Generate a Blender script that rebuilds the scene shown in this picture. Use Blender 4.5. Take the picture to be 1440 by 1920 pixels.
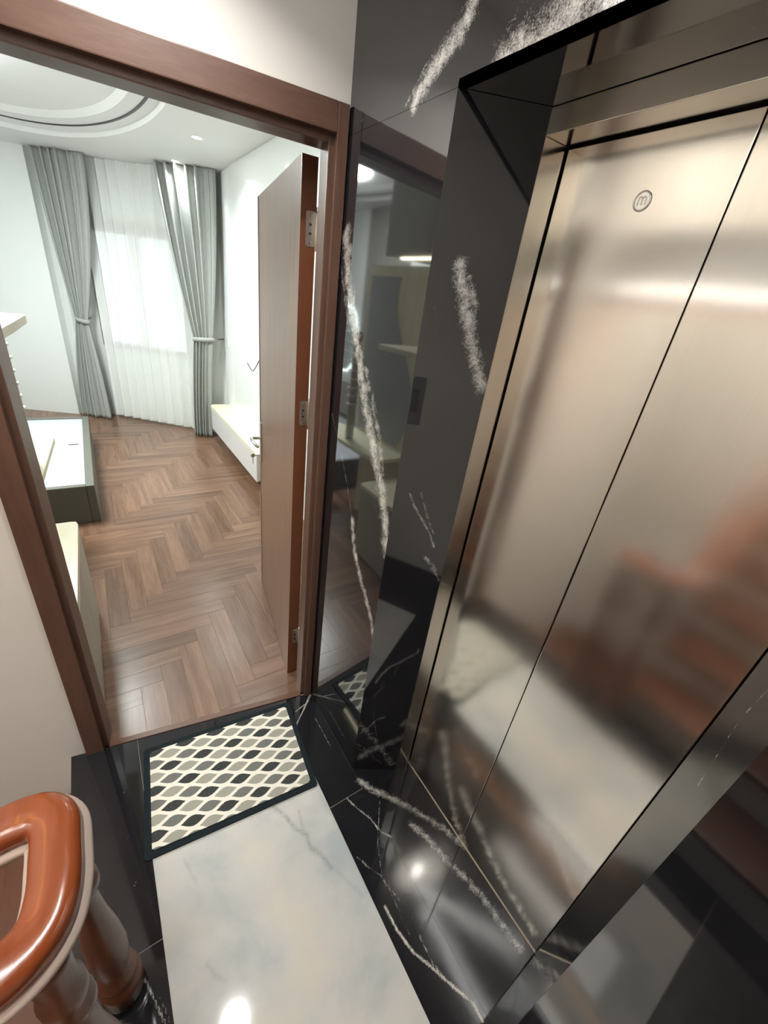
import bpy, bmesh, math, random
import numpy as np
from mathutils import Matrix, Vector

for _o in list(bpy.data.objects):
    bpy.data.objects.remove(_o, do_unlink=True)
SC = bpy.context.scene
COL = SC.collection
random.seed(7)

# ------------------------------------------------------------------ camera
cam_d = bpy.data.cameras.new('camera')
cam_d.sensor_fit = 'HORIZONTAL'; cam_d.sensor_width = 36.0; cam_d.lens = 18.9386
cam_d.clip_start = 0.02; cam_d.clip_end = 100
cam = bpy.data.objects.new('camera', cam_d); COL.objects.link(cam)
RIGHT = Vector((0.828488, -0.545067, 0.128488))
DOWN = Vector((-0.155129, -0.443840, -0.882576))
FWD = Vector((0.538091, 0.711272, -0.452272))
M = Matrix.Identity(4)
for i in range(3):
    M[i][0] = RIGHT[i]; M[i][1] = -DOWN[i]; M[i][2] = -FWD[i]
M[0][3], M[1][3], M[2][3] = -0.65919, -1.27157, 1.80387
cam.matrix_world = M
SC.camera = cam

# ------------------------------------------------------------------ world and exposure
world = bpy.data.worlds.new('world'); SC.world = world; world.use_nodes = True
wn = world.node_tree.nodes
wn['Background'].inputs[0].default_value = (0.92, 0.96, 1.0, 1)
wn['Background'].inputs[1].default_value = 1.4
vs = SC.view_settings
SC.display_settings.display_device = 'sRGB'
vs.view_transform = 'Standard'; vs.look = 'None'; vs.gamma = 1.0; vs.exposure = 0.25
vs.use_curve_mapping = False
SC.cycles.use_denoising = True
SC.cycles.max_bounces = 10; SC.cycles.glossy_bounces = 6; SC.cycles.diffuse_bounces = 5
SC.cycles.transparent_max_bounces = 12
SC.cycles.caustics_reflective = False; SC.cycles.caustics_refractive = False
SC.cycles.sample_clamp_indirect = 4.0

LED_CORRIDOR = 35.0      # emission strength of the landing's LED profiles
SPOT_CORRIDOR = 7.5      # watts of each landing downlight
SPOT_ROOM = 5.0         # watts of each bedroom downlight
ROOM_FILL = 100.0         # emission strength of the added bedroom fill lamp

# ------------------------------------------------------------------ geometry helpers
T = -0.164722
UX, UY = math.cos(T), math.sin(T)         # along the door wall, to the right
NX, NY = -math.sin(T), math.cos(T)        # into the bedroom
def DW(s, d, z=None):
    p = (-s*UX + d*NX, -s*UY + d*NY)
    return p if z is None else (p[0], p[1], z)

def link(name, me, mat=None, parent=None, smooth=False):
    o = bpy.data.objects.new(name, me); COL.objects.link(o)
    if mat is not None:
        me.materials.append(mat)
    if parent is not None:
        o.parent = parent
    if smooth:
        me.polygons.foreach_set('use_smooth', [True]*len(me.polygons))
    return o

def tag(o, label=None, cat=None, group=None, kind=None):
    if label: o['label'] = label
    if cat: o['category'] = cat
    if group: o['group'] = group
    if kind: o['kind'] = kind
    return o

def empty(name, loc=(0, 0, 0), rz=0.0):
    o = bpy.data.objects.new(name, None); COL.objects.link(o)
    o.empty_display_size = 0.1
    o.location = loc; o.rotation_euler = (0, 0, rz)
    return o

def bm_mesh(bm, name, bevel=0.0, seg=2):
    if bevel:
        bmesh.ops.bevel(bm, geom=list(bm.edges), offset=bevel, segments=seg, affect='EDGES', profile=0.7, clamp_overlap=True)
    bmesh.ops.recalc_face_normals(bm, faces=bm.faces)
    me = bpy.data.meshes.new(name); bm.to_mesh(me); bm.free()
    return me

def prism_bm(poly, z0, z1, bm=None):
    bm = bm or bmesh.new()
    a = [bm.verts.new((p[0], p[1], z0)) for p in poly]
    b = [bm.verts.new((p[0], p[1], z1)) for p in poly]
    n = len(poly)
    bm.faces.new(a[::-1]); bm.faces.new(b)
    for i in range(n):
        j = (i+1) % n
        bm.faces.new((a[i], a[j], b[j], b[i]))
    return bm

def prism(name, poly, z0, z1, mat, parent=None, bevel=0.0):
    return link(name, bm_mesh(prism_bm(poly, z0, z1), name, bevel), mat, parent)

def box(name, x0, x1, y0, y1, z0, z1, mat, parent=None, bevel=0.0):
    return prism(name, [(x0, y0), (x1, y0), (x1, y1), (x0, y1)], z0, z1, mat, parent, bevel)

def dbox(name, s0, s1, d0, d1, z0, z1, mat, parent=None, bevel=0.0):
    """box in door-wall coordinates"""
    return prism(name, [DW(s1, d0), DW(s0, d0), DW(s0, d1), DW(s1, d1)], z0, z1, mat, parent, bevel)

def hexa(name, bot, top, mat, parent=None, bevel=0.0):
    """any eight-cornered solid: four bottom and four top points"""
    bm = bmesh.new()
    a = [bm.verts.new(p) for p in bot]; b = [bm.verts.new(p) for p in top]
    bm.faces.new(a[::-1]); bm.faces.new(b)
    for i in range(4):
        j = (i+1) % 4
        bm.faces.new((a[i], a[j], b[j], b[i]))
    return link(name, bm_mesh(bm, name, bevel), mat, parent)

def extr(name, poly3, vec, mat, parent=None, bevel=0.0):
    """planar 3D outline pushed along vec"""
    bm = bmesh.new()
    a = [bm.verts.new(p) for p in poly3]
    b = [bm.verts.new((p[0]+vec[0], p[1]+vec[1], p[2]+vec[2])) for p in poly3]
    n = len(a)
    bm.faces.new(a[::-1]); bm.faces.new(b)
    for i in range(n):
        j = (i+1) % n
        bm.faces.new((a[i], a[j], b[j], b[i]))
    return link(name, bm_mesh(bm, name, bevel), mat, parent)

def lathe_bm(profile, seg=24, bm=None, mtx=None):
    bm = bm or bmesh.new()
    rings = []
    for r, z in profile:
        ring = []
        for k in range(seg):
            a = 2*math.pi*k/seg
            v = Vector((r*math.cos(a), r*math.sin(a), z))
            ring.append(bm.verts.new(mtx @ v if mtx else v))
        rings.append(ring)
    for i in range(len(rings)-1):
        for k in range(seg):
            j = (k+1) % seg
            bm.faces.new((rings[i][k], rings[i][j], rings[i+1][j], rings[i+1][k]))
    bm.faces.new(rings[0][::-1]); bm.faces.new(rings[-1])
    return bm

def lathe(name, profile, loc, mat, parent=None, seg=24, mtx=None):
    m = Matrix.Translation(loc) @ (mtx or Matrix.Identity(4))
    o = link(name, bm_mesh(lathe_bm(profile, seg, mtx=m), name), mat, parent)
    me = o.data
    sm = [abs(p.normal.dot(m.to_3x3() @ Vector((0, 0, 1)))) < 0.98 for p in me.polygons]
    me.polygons.foreach_set('use_smooth', sm)
    return o

ROT_X = Matrix.Rotation(math.radians(90), 4, 'Y')      # lathe axis along +x
ROT_Y = Matrix.Rotation(math.radians(-90), 4, 'X')     # lathe axis along +y
FLIP = Matrix.Rotation(math.radians(180), 4, 'X')

def sweep_bm(path, prof, bm=None, up=Vector((0, 0, 1)), closed=False):
    """prof: list of (a, b) offsets; a sideways, b upwards"""
    bm = bm or bmesh.new()
    P = [Vector(p) for p in path]; n = len(P); rings = []
    for i in range(n):
        if closed:
            t = (P[(i+1) % n]-P[i-1]).normalized()
        else:
            t = (P[min(i+1, n-1)]-P[max(i-1, 0)]).normalized()
        side = t.cross(up)
        if side.length < 1e-4: side = Vector((1, 0, 0))
        side.normalize()
        u2 = side.cross(t).normalized()
        rings.append([bm.verts.new(P[i]+side*a+u2*b) for a, b in prof])
    m = len(prof)
    for i in range(n if closed else n-1):
        r0, r1 = rings[i], rings[(i+1) % n]
        for k in range(m):
            j = (k+1) % m
            bm.faces.new((r0[k], r0[j], r1[j], r1[k]))
    if not closed:
        bm.faces.new(rings[0]); bm.faces.new(rings[-1][::-1])
    return bm

def circ(r, n=10):
    return [(r*math.cos(2*math.pi*k/n), r*math.sin(2*math.pi*k/n)) for k in range(n)]

def tube(name, path, r, mat, parent=None, n=10, closed=False):
    return link(name, bm_mesh(sweep_bm(path, circ(r, n), closed=closed), name), mat, parent, smooth=True)

def smooth_path(pts, n=8):
    """Catmull-Rom through the points"""
    P = [Vector(p) for p in pts]; out = []
    for i in range(len(P)-1):
        p0 = P[max(i-1, 0)]; p1 = P[i]; p2 = P[i+1]; p3 = P[min(i+2, len(P)-1)]
        for k in range(n):
            t = k/n
            out.append(0.5*((2*p1)+(p2-p0)*t+(2*p0-5*p1+4*p2-p3)*t*t+(3*p1-p0-3*p2+p3)*t**3))
    out.append(P[-1]); return out

# ------------------------------------------------------------------ material helpers
MATS = {}
def new_mat(name):
    m = bpy.data.materials.new(name); m.use_nodes = True
    nt = m.node_tree; b = nt.nodes['Principled BSDF']
    MATS[name] = m
    return m, nt, b
def N(nt, kind, **kw):
    n = nt.nodes.new(kind)
    for k, v in kw.items(): setattr(n, k, v)
    return n
def setin(n, **kw):
    for k, v in kw.items():
        n.inputs[k.replace('_', ' ')].default_value = v
def math_n(nt, op, a, b=None, c=None, clamp=False):
    n = N(nt, 'ShaderNodeMath', operation=op); n.use_clamp = clamp
    for i, v in enumerate((a, b, c)):
        if v is None: continue
        if isinstance(v, (int, float)): n.inputs[i].default_value = v
        else: nt.links.new(v, n.inputs[i])
    return n.outputs[0]
def mixc(nt, fac, a, b):
    n = N(nt, 'ShaderNodeMix', data_type='RGBA')
    for i, v in ((0, fac), (6, a), (7, b)):
        if isinstance(v, (int, float)): n.inputs[i].default_value = v
        elif isinstance(v, tuple): n.inputs[i].default_value = v if len(v) == 4 else v+(1,)
        else: nt.links.new(v, n.inputs[i])
    return n.outputs[2]
def ramp(nt, fac, stops):
    n = N(nt, 'ShaderNodeValToRGB'); e = n.color_ramp.elements
    while len(e) < len(stops): e.new(0.5)
    for i, (p, c) in enumerate(stops):
        e[i].position = p; e[i].color = c if len(c) == 4 else tuple(c)+(1,)
    nt.links.new(fac, n.inputs[0])
    return n.outputs[0]
def obj_coord(nt, scale=(1, 1, 1), loc=(0, 0, 0), out='Object', rot=(0, 0, 0)):
    tc = N(nt, 'ShaderNodeTexCoord'); mp = N(nt, 'ShaderNodeMapping')
    mp.inputs['Scale'].default_value = scale; mp.inputs['Location'].default_value = loc
    mp.inputs['Rotation'].default_value = rot
    nt.links.new(tc.outputs[out], mp.inputs[0])
    return mp.outputs[0]
def noise(nt, vec, scale=5, detail=4, rough=0.55, dist=0.0, out=0):
    n = N(nt, 'ShaderNodeTexNoise')
    n.inputs['Scale'].default_value = scale; n.inputs['Detail'].default_value = detail
    n.inputs['Roughness'].default_value = rough; n.inputs['Distortion'].default_value = dist
    if vec is not None: nt.links.new(vec, n.inputs['Vector'])
    return n.outputs[out]
def bump(nt, b, h, strength=0.1, dist=0.01):
    n = N(nt, 'ShaderNodeBump'); n.inputs['Strength'].default_value = strength
    n.inputs['Distance'].default_value = dist
    nt.links.new(h, n.inputs['Height']); nt.links.new(n.outputs[0], b.inputs['Normal'])

def plain(name, col, rough=0.5, metal=0.0, spec=0.5, var=0.03, vscale=6.0, bmp=0.0, bscale=200.0, coat=0.0):
    m, nt, b = new_mat(name)
    v = obj_coord(nt)
    f = noise(nt, v, vscale, 3)
    dk = tuple(max(0, c*(1-var*2)) for c in col); lt = tuple(min(1, c*(1+var)) for c in col)
    nt.links.new(mixc(nt, f, dk, lt), b.inputs['Base Color'])
    setin(b, Roughness=rough, Metallic=metal)
    b.inputs['Specular IOR Level'].default_value = spec
    b.inputs['Coat Weight'].default_value = coat
    if bmp: bump(nt, b, noise(nt, v, bscale, 2), bmp, 0.002)
    return m

def wood(name, dark, light, axis='z', rough=0.4, scale=1.0, spec=0.5, coat=0.0, rnd=False, fine=1.0):
    m, nt, b = new_mat(name)
    st = {'x': (1.2, 14, 14), 'y': (14, 1.2, 14), 'z': (14, 14, 1.2)}[axis]
    st = tuple(c*scale for c in st)
    v = obj_coord(nt, st)
    if rnd:
        oi = N(nt, 'ShaderNodeObjectInfo')
        off = N(nt, 'ShaderNodeVectorMath', operation='SCALE')
        cx = N(nt, 'ShaderNodeCombineXYZ')
        r40 = math_n(nt, 'MULTIPLY', oi.outputs['Random'], 57.0)
        for i in range(3): nt.links.new(r40, cx.inputs[i])
        ad = N(nt, 'ShaderNodeVectorMath', operation='ADD')
        nt.links.new(v, ad.inputs[0]); nt.links.new(cx.outputs[0], ad.inputs[1]); v = ad.outputs[0]
    f1 = noise(nt, v, 1.1, 5, 0.6, 0.6)
    f2 = noise(nt, v, 6.0*fine, 4, 0.65, 0.2)
    f = math_n(nt, 'ADD', math_n(nt, 'MULTIPLY', f1, 0.65), math_n(nt, 'MULTIPLY', f2, 0.35))
    c = ramp(nt, f, [(0.32, dark), (0.68, light)])
    if rnd:
        hs = N(nt, 'ShaderNodeHueSaturation')
        rv = math_n(nt, 'MULTIPLY_ADD', math_n(nt, 'POWER', oi.outputs['Random'], 1.0), 0.42, 0.80)
        nt.links.new(rv, hs.inputs['Value']); nt.links.new(c, hs.inputs['Color']); c = hs.outputs[0]
    nt.links.new(c, b.inputs['Base Color'])
    setin(b, Roughness=rough); b.inputs['Specular IOR Level'].default_value = spec
    b.inputs['Coat Weight'].default_value = coat; b.inputs['Coat Roughness'].default_value = 0.08
    bump(nt, b, f2, 0.12, 0.002)
    return m

def emit(name, col, strength):
    m, nt, b = new_mat(name)
    b.inputs['Base Color'].default_value = (0.9, 0.9, 0.9, 1)
    b.inputs['Emission Color'].default_value = tuple(col)+(1,)
    b.inputs['Emission Strength'].default_value = strength
    return m

def steel(name, col, rough=0.22, aniso=0.6, spread=70):
    m, nt, b = new_mat(name)
    v = obj_coord(nt, (1, spread*6, 0.6))
    f = noise(nt, v, 3.0, 3, 0.6)
    nt.links.new(mixc(nt, f, tuple(c*0.93 for c in col), tuple(min(1, c*1.05) for c in col)), b.inputs['Base Color'])
    setin(b, Metallic=1.0)
    big = noise(nt, obj_coord(nt, (1, 1.5, 1.5)), 2.2, 2)
    nt.links.new(math_n(nt, 'MULTIPLY_ADD', big, 0.06, rough-0.03), b.inputs['Roughness'])
    b.inputs['Anisotropic'].default_value = aniso
    tg = N(nt, 'ShaderNodeTangent', direction_type='UV_MAP'); tg.uv_map = 'brush'
    nt.links.new(tg.outputs[0], b.inputs['Tangent'])
    wav = noise(nt, obj_coord(nt, (1, 2.2, 0.9)), 2.4, 1)
    h = math_n(nt, 'ADD', math_n(nt, 'MULTIPLY', wav, 2.4), math_n(nt, 'MULTIPLY', f, 0.02))
    bump(nt, b, h, 0.25, 0.004)
    return m

def brush_uv(o, axis):
    """UV whose u runs along the given world axis (blur direction of the brushed steel)"""
    me = o.data; uv = me.uv_layers.new(name='brush')
    for l in me.loops:
        c = me.vertices[l.vertex_index].co
        uv.data[l.index].uv = {'y': (c.y, c.z), 'x': (c.x, c.z+c.y), 'z': (c.z, c.y+c.x)}[axis]

def marble_black(name, ior):
    m, nt, b = new_mat(name)
    v = obj_coord(nt)
    at = N(nt, 'ShaderNodeAttribute', attribute_name='vein')
    n1 = noise(nt, v, 42, 5, 0.7, 0.6); n2 = noise(nt, v, 300, 3, 0.75)
    gr = math_n(nt, 'ADD', math_n(nt, 'MULTIPLY', n1, 0.5), math_n(nt, 'MULTIPLY', n2, 0.5))
    th = math_n(nt, 'SUBTRACT', at.outputs['Fac'], math_n(nt, 'MULTIPLY_ADD', gr, -2.4, 1.62))
    fac = math_n(nt, 'MULTIPLY', math_n(nt, 'MULTIPLY', th, 2.0, clamp=True), math_n(nt, 'MULTIPLY_ADD', at.outputs['Fac'], 0.55, 0.45), clamp=True)
    base = mixc(nt, noise(nt, v, 9, 4), (0.008, 0.008, 0.010), (0.016, 0.016, 0.019))
    vein = mixc(nt, noise(nt, v, 6, 3), (0.74, 0.73, 0.72), (0.74, 0.68, 0.60))
    nt.links.new(mixc(nt, fac, base, vein), b.inputs['Base Color'])
    nt.links.new(math_n(nt, 'MULTIPLY_ADD', fac, 0.14, 0.045), b.inputs['Roughness'])
    b.inputs['IOR'].default_value = ior
    return m

def marble_white():
    m, nt, b = new_mat('white_marble')
    v = obj_coord(nt)
    at = N(nt, 'ShaderNodeAttribute', attribute_name='vein')
    cl = ramp(nt, noise(nt, v, 3.0, 5, 0.55, 0.25), [(0.33, (0.36, 0.41, 0.425)), (0.50, (0.54, 0.54, 0.52)), (0.68, (0.65, 0.595, 0.51))])
    cl2 = mixc(nt, math_n(nt, 'MULTIPLY', noise(nt, v, 11, 4, 0.6, 0.5), 0.30), cl, (0.72, 0.71, 0.69))
    n1 = noise(nt, v, 70, 4, 0.75, 0.5)
    fac = math_n(nt, 'MULTIPLY', at.outputs['Fac'], math_n(nt, 'MULTIPLY_ADD', n1, 2.2, -0.45), clamp=True)
    nt.links.new(mixc(nt, math_n(nt, 'MULTIPLY', fac, 0.75), cl2, (0.16, 0.17, 0.18)), b.inputs['Base Color'])
    setin(b, Roughness=0.07); b.inputs['IOR'].default_value = 1.5
    return m

# quad slab whose face carries the veins as a colour mask of the stone
def slab(name, c00, c10, c11, c01, veins, mat, parent, thick=0.015, step=0.003, seed=0):
    c00, c10, c11, c01 = [np.array(c, float) for c in (c00, c10, c11, c01)]
    lu = max(np.linalg.norm(c10-c00), np.linalg.norm(c11-c01)); lv = max(np.linalg.norm(c01-c00), np.linalg.norm(c11-c10))
    nu = max(1, int(math.ceil(lu/step))); nv = max(1, int(math.ceil(lv/step)))
    a = np.linspace(0, 1, nu+1)[None, :, None]; c = np.linspace(0, 1, nv+1)[:, None, None]
    P = ((1-a)*(1-c)*c00+a*(1-c)*c10+a*c*c11+(1-a)*c*c01).reshape(-1, 3)
    fac = np.zeros(len(P))
    rng = np.random.default_rng(seed+3)
    for w, amp, pts in veins:
        Q = np.array(pts, float)
        for i in range(len(Q)-1):
            A, B = Q[i], Q[i+1]; d = B-A; L = d@d+1e-12
            lo = np.minimum(A, B)-3*w-0.01; hi = np.maximum(A, B)+3*w+0.01
            k = np.where(np.all((P > lo) & (P < hi), axis=1))[0]
            if not len(k): continue
            q = P[k]; t = np.clip(((q-A)@d)/L, 0, 1)
            dist = np.linalg.norm(q-(A+t[:, None]*d), axis=1)
            dist = dist+(0.22*w*np.sin(q[:, 2]*61+q[:, 1]*83+q[:, 0]*47)*np.sin(q[:, 1]*29-q[:, 2]*37) if w > 0.005 else 0)
            we = max(w*(1.75 if w > 0.006 else 1.15), step*0.7)
            fac[k] = np.maximum(fac[k], amp*(0.74 if w > 0.006 else 0.92)*np.exp(-(np.maximum(dist, 0)/we)**2))
    nrm = np.cross(c10-c00, c01-c00); nrm /= np.linalg.norm(nrm)
    back = np.array([c00, c10, c11, c01])-nrm*thick
    V = np.vstack([P, back]); n0 = len(P); W1 = nu+1
    F = []
    for j in range(nv):
        r = j*W1
        F += [(r+i, r+i+1, r+W1+i+1, r+W1+i) for i in range(nu)]
    F.append((n0+3, n0+2, n0+1, n0))
    F.append(tuple([n0, n0+1]+list(range(nu, -1, -1))))
    F.append(tuple([n0+2, n0+3]+[nv*W1+i for i in range(0, nu+1)]))
    F.append(tuple([n0+1, n0+2]+[j*W1+nu for j in range(nv, -1, -1)]))
    F.append(tuple([n0+3, n0]+[j*W1 for j in range(0, nv+1)]))
    me = bpy.data.meshes.new(name); me.from_pydata(V.tolist(), [], F); me.update()
    at = me.attributes.new('vein', 'FLOAT', 'POINT')
    at.data.foreach_set('value', np.concatenate([fac, np.zeros(4)]).astype(np.float32))
    return link(name, me, mat, parent)

# ------------------------------------------------------------------ materials
WALL_C = plain('corridor_wall_paint', (0.74, 0.715, 0.67), 0.55, var=0.015, bmp=0.05, bscale=160)
WALL_B = plain('bedroom_wall_paint', (0.78, 0.80, 0.785), 0.5, var=0.01, bmp=0.03, bscale=160)
CEIL = plain('ceiling_paint', (0.80, 0.80, 0.79), 0.6, var=0.01)
GROUT = plain('grout', (0.42, 0.38, 0.32), 0.7)
FRAME_W = wood('door_frame_wood', (0.085, 0.041, 0.027), (0.148, 0.080, 0.056), 'z', 0.38)
FRAME_H = wood('door_head_wood', (0.085, 0.041, 0.027), (0.148, 0.080, 0.056), 'x', 0.38)
LEAF_W = wood('door_leaf_wood', (0.19, 0.108, 0.070), (0.27, 0.165, 0.112), 'z', 0.30, spec=0.7, scale=1.6)
EDGE_W = plain('door_edge_veneer', (0.15, 0.052, 0.022), 0.4, var=0.05)
PLANK_W = wood('floor_plank_wood', (0.105, 0.053, 0.031), (0.225, 0.130, 0.085), 'x', 0.26, rnd=True, spec=0.55)
SKIRT_W = wood('skirting_wood', (0.09, 0.038, 0.02), (0.15, 0.07, 0.04), 'x', 0.4)
RAIL_W = wood('handrail_wood', (0.20, 0.043, 0.011), (0.32, 0.080, 0.021), 'y', 0.2, scale=0.6, coat=0.35)
RAIL_SHEEN = plain('handrail_sheen', (0.52, 0.42, 0.36), 0.5)  # pale tone stands in for the gloss reflected along the rail's lower edge
NEWEL_W = wood('newel_wood', (0.12, 0.040, 0.020), (0.20, 0.076, 0.040), 'z', 0.34)
TREAD_W = wood('tread_wood', (0.10, 0.038, 0.02), (0.17, 0.072, 0.042), 'y', 0.3)
RISER = plain('riser_white', (0.66, 0.64, 0.60), 0.4)
BLACK_M = marble_black('black_marble', 2.1)
BLACK_F = marble_black('black_marble_floor', 1.5)
WHITE_M = marble_white()
STEEL = steel('brushed_steel', (0.78, 0.745, 0.69), 0.135, 0.5)
STEEL_J = steel('brushed_steel_jamb', (0.64, 0.60, 0.545), 0.17, 0.4)
CHROME = plain('chrome', (0.72, 0.71, 0.69), 0.16, 1.0, var=0.02)
NICKEL = plain('nickel_plate', (0.66, 0.62, 0.57), 0.3, 1.0, var=0.03)
DARK = plain('dark_recess', (0.012, 0.011, 0.010), 0.6)
SILL_M = plain('sill_aluminium', (0.62, 0.56, 0.47), 0.3, 1.0)
DRAPE = plain('drape_fabric', (0.37, 0.385, 0.365), 0.85, var=0.05, vscale=40, bmp=0.12, bscale=600)
PALE_W = wood('pale_oak_laminate', (0.66, 0.62, 0.45), (0.78, 0.745, 0.58), 'y', 0.4, scale=0.7)
PALE_V = wood('pale_oak_panel', (0.52, 0.47, 0.33), (0.66, 0.61, 0.46), 'z', 0.4, scale=0.7)
LAM_W = plain('white_laminate', (0.74, 0.74, 0.75), 0.25, var=0.01)
LAM_G = plain('greige_laminate', (0.42, 0.41, 0.35), 0.4, var=0.02)
BED_G = plain('bed_upholstery', (0.125, 0.125, 0.105), 0.55, var=0.05, bmp=0.05, bscale=300)
BED_T = plain('bed_platform_board', (0.47, 0.47, 0.54), 0.35, var=0.01)
HEAD_F = plain('headboard_leather', (0.34, 0.31, 0.27), 0.5)
BLACK_P = plain('black_plastic', (0.015, 0.015, 0.016), 0.35)
GOLD = plain('brushed_gold', (0.72, 0.55, 0.27), 0.3, 1.0)
WIN_F = wood('window_frame_wood', (0.10, 0.05, 0.03), (0.17, 0.09, 0.06), 'z', 0.4)
WHITE_P = plain('white_plastic', (0.78, 0.78, 0.76), 0.35, var=0.01)
MIRROR = plain('mirror_glass', (0.80, 0.83, 0.84), 0.02, 1.0, var=0.0)
GREYP = plain('grey_panel', (0.30, 0.31, 0.31), 0.35)
FLUTE = plain('fluted_panel', (0.26, 0.245, 0.22), 0.45)
CHAIR_F = plain('chair_fabric', (0.42, 0.42, 0.40), 0.7)
SPOT_E = emit('downlight_diffuser', (1.0, 0.98, 0.94), 40.0)
LED_E = emit('led_profile_diffuser', (0.95, 0.98, 1.0), LED_CORRIDOR)
LED_W = emit('led_strip_cool', (0.80, 1.0, 0.97), 6.0)
LED_Y = emit('led_strip_warm', (1.0, 0.90, 0.62), 28.0)
ROOM_FILL_E = emit('room_fill_glow', (0.93, 1.0, 0.97), ROOM_FILL)

def sheer_mat():
    m, nt, b = new_mat('sheer_voile')
    out = nt.nodes['Material Output']; nt.nodes.remove(b)
    di = N(nt, 'ShaderNodeBsdfDiffuse'); di.inputs[0].default_value = (0.94, 0.96, 0.94, 1)
    tl = N(nt, 'ShaderNodeBsdfTranslucent'); tl.inputs[0].default_value = (0.94, 0.96, 0.94, 1)
    tp = N(nt, 'ShaderNodeBsdfTransparent'); tp.inputs[0].default_value = (1, 1, 1, 1)
    m1 = N(nt, 'ShaderNodeMixShader'); m1.inputs[0].default_value = 0.28
    m2 = N(nt, 'ShaderNodeMixShader')
    f = noise(nt, obj_coord(nt, (60, 60, 0.5)), 4, 2)
    nt.links.new(math_n(nt, 'MULTIPLY_ADD', f, 0.14, 0.07), m2.inputs[0])
    nt.links.new(di.outputs[0], m1.inputs[1]); nt.links.new(tl.outputs[0], m1.inputs[2])
    nt.links.new(m1.outputs[0], m2.inputs[1]); nt.links.new(tp.outputs[0], m2.inputs[2])
    nt.links.new(m2.outputs[0], out.inputs[0])
    return m
SHEER = sheer_mat()
def glass_mat():
    m, nt, b = new_mat('window_glass')
    out = nt.nodes['Material Output']; nt.nodes.remove(b)
    tp = N(nt, 'ShaderNodeBsdfTransparent'); tp.inputs[0].default_value = (0.95, 0.98, 0.98, 1)
    gl = N(nt, 'ShaderNodeBsdfGlossy'); gl.inputs['Roughness'].default_value = 0.02
    fr_ = N(nt, 'ShaderNodeFresnel'); fr_.inputs[0].default_value = 1.45
    mx = N(nt, 'ShaderNodeMixShader'); nt.links.new(fr_.outputs[0], mx.inputs[0])
    nt.links.new(tp.outputs[0], mx.inputs[1]); nt.links.new(gl.outputs[0], mx.inputs[2]); nt.links.new(mx.outputs[0], out.inputs[0])
    return m
GLASS = glass_mat()

def mat_rug():
    """flat woven print: chains of lens shapes between white waves, rows black / beige / grey"""
    m, nt, b = new_mat('door_mat_weave')
    tc = N(nt, 'ShaderNodeTexCoord'); sp = N(nt, 'ShaderNodeSeparateXYZ'); nt.links.new(tc.outputs['Object'], sp.inputs[0])
    nz = noise(nt, tc.outputs['Object'], 120, 2)
    u = sp.outputs[0]
    W = math_n(nt, 'ADD', math_n(nt, 'DIVIDE', math_n(nt, 'ADD', sp.outputs[1], math_n(nt, 'MULTIPLY_ADD', nz, 0.003, -0.1015)), 0.0275), 30.5)
    a = math_n(nt, 'MULTIPLY', math_n(nt, 'SINE', math_n(nt, 'MULTIPLY', math_n(nt, 'ADD', u, 0.184), 2*math.pi/0.123)), 0.43)
    e = math_n(nt, 'SUBTRACT', W, a)
    o = math_n(nt, 'SUBTRACT', math_n(nt, 'ADD', W, a), 1.0)
    def dist2(x):
        h = math_n(nt, 'MULTIPLY', x, 0.5)
        fr = math_n(nt, 'SUBTRACT', h, math_n(nt, 'ROUND', h))
        return math_n(nt, 'MULTIPLY', math_n(nt, 'ABSOLUTE', fr), 2.0)
    dmin = math_n(nt, 'MINIMUM', dist2(e), dist2(o))
    row = math_n(nt, 'ADD', math_n(nt, 'FLOOR', math_n(nt, 'MULTIPLY', e, 0.5)), math_n(nt, 'FLOOR', math_n(nt, 'MULTIPLY', o, 0.5)))
    r3 = math_n(nt, 'FLOORED_MODULO', math_n(nt, 'ADD', row, 1.0), 3.0)
    c = mixc(nt, math_n(nt, 'GREATER_THAN', r3, 0.5), (0.006, 0.010, 0.012), (0.145, 0.15, 0.14))
    c = mixc(nt, math_n(nt, 'GREATER_THAN', r3, 1.5), c, (0.36, 0.35, 0.295))
    c = mixc(nt, math_n(nt, 'MULTIPLY', noise(nt, tc.outputs['Object'], 260, 2), 0.35), c, (0.25, 0.25, 0.23))
    line = math_n(nt, 'LESS_THAN', dmin, 0.25)
    c = mixc(nt, line, c, (0.80, 0.77, 0.68))
    nt.links.new(c, b.inputs['Base Color']); setin(b, Roughness=0.9)
    b.inputs['Specular IOR Level'].default_value = 0.15
    bump(nt, b, math_n(nt, 'ADD', line, math_n(nt, 'MULTIPLY', noise(nt, tc.outputs['Object'], 400, 2), 0.8)), 0.5, 0.003)
    return m
RUG = mat_rug()
RUG_B = plain('door_mat_binding', (0.010, 0.017, 0.022), 0.85, var=0.2, vscale=200, bmp=0.4, bscale=500, spec=0.2)

# ------------------------------------------------------------------ dimensions
H_B = 2.775           # bedroom ceiling
H_C = 2.62            # landing ceiling
XW = 0.69             # bedroom right wall
XL = -2.30            # bedroom left wall
def yd(x, d=0.0):     # y of the door wall at x
    return (d-NX*x)/NY
CX, CY = 0.739, -0.673                    # along the window wall, to the right
NCX, NCY = -0.673, -0.739                 # from the window wall into the room
def CP(c, off=0.0):                       # off > 0 : towards the room
    return (-0.83+CX*c+NCX*off, 5.37+CY*c+NCY*off)
WOFF = -0.15
W_END = CP((XW+0.83+NCX*0.15)/CX, WOFF)   # window wall meets right wall
W_L = CP(-0.06, WOFF)
L1 = (-0.865, 5.455)
def LW(k):                                # left part of the far wall
    return (L1[0]-0.886*k, L1[1]+0.463*k)
L2 = LW((L1[0]-XL)/0.886)
ROOM = [(XW, yd(XW, 0.12)), (XW, W_END[1]), W_L, L1, L2, (XL, yd(XL, 0.12))]

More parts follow.
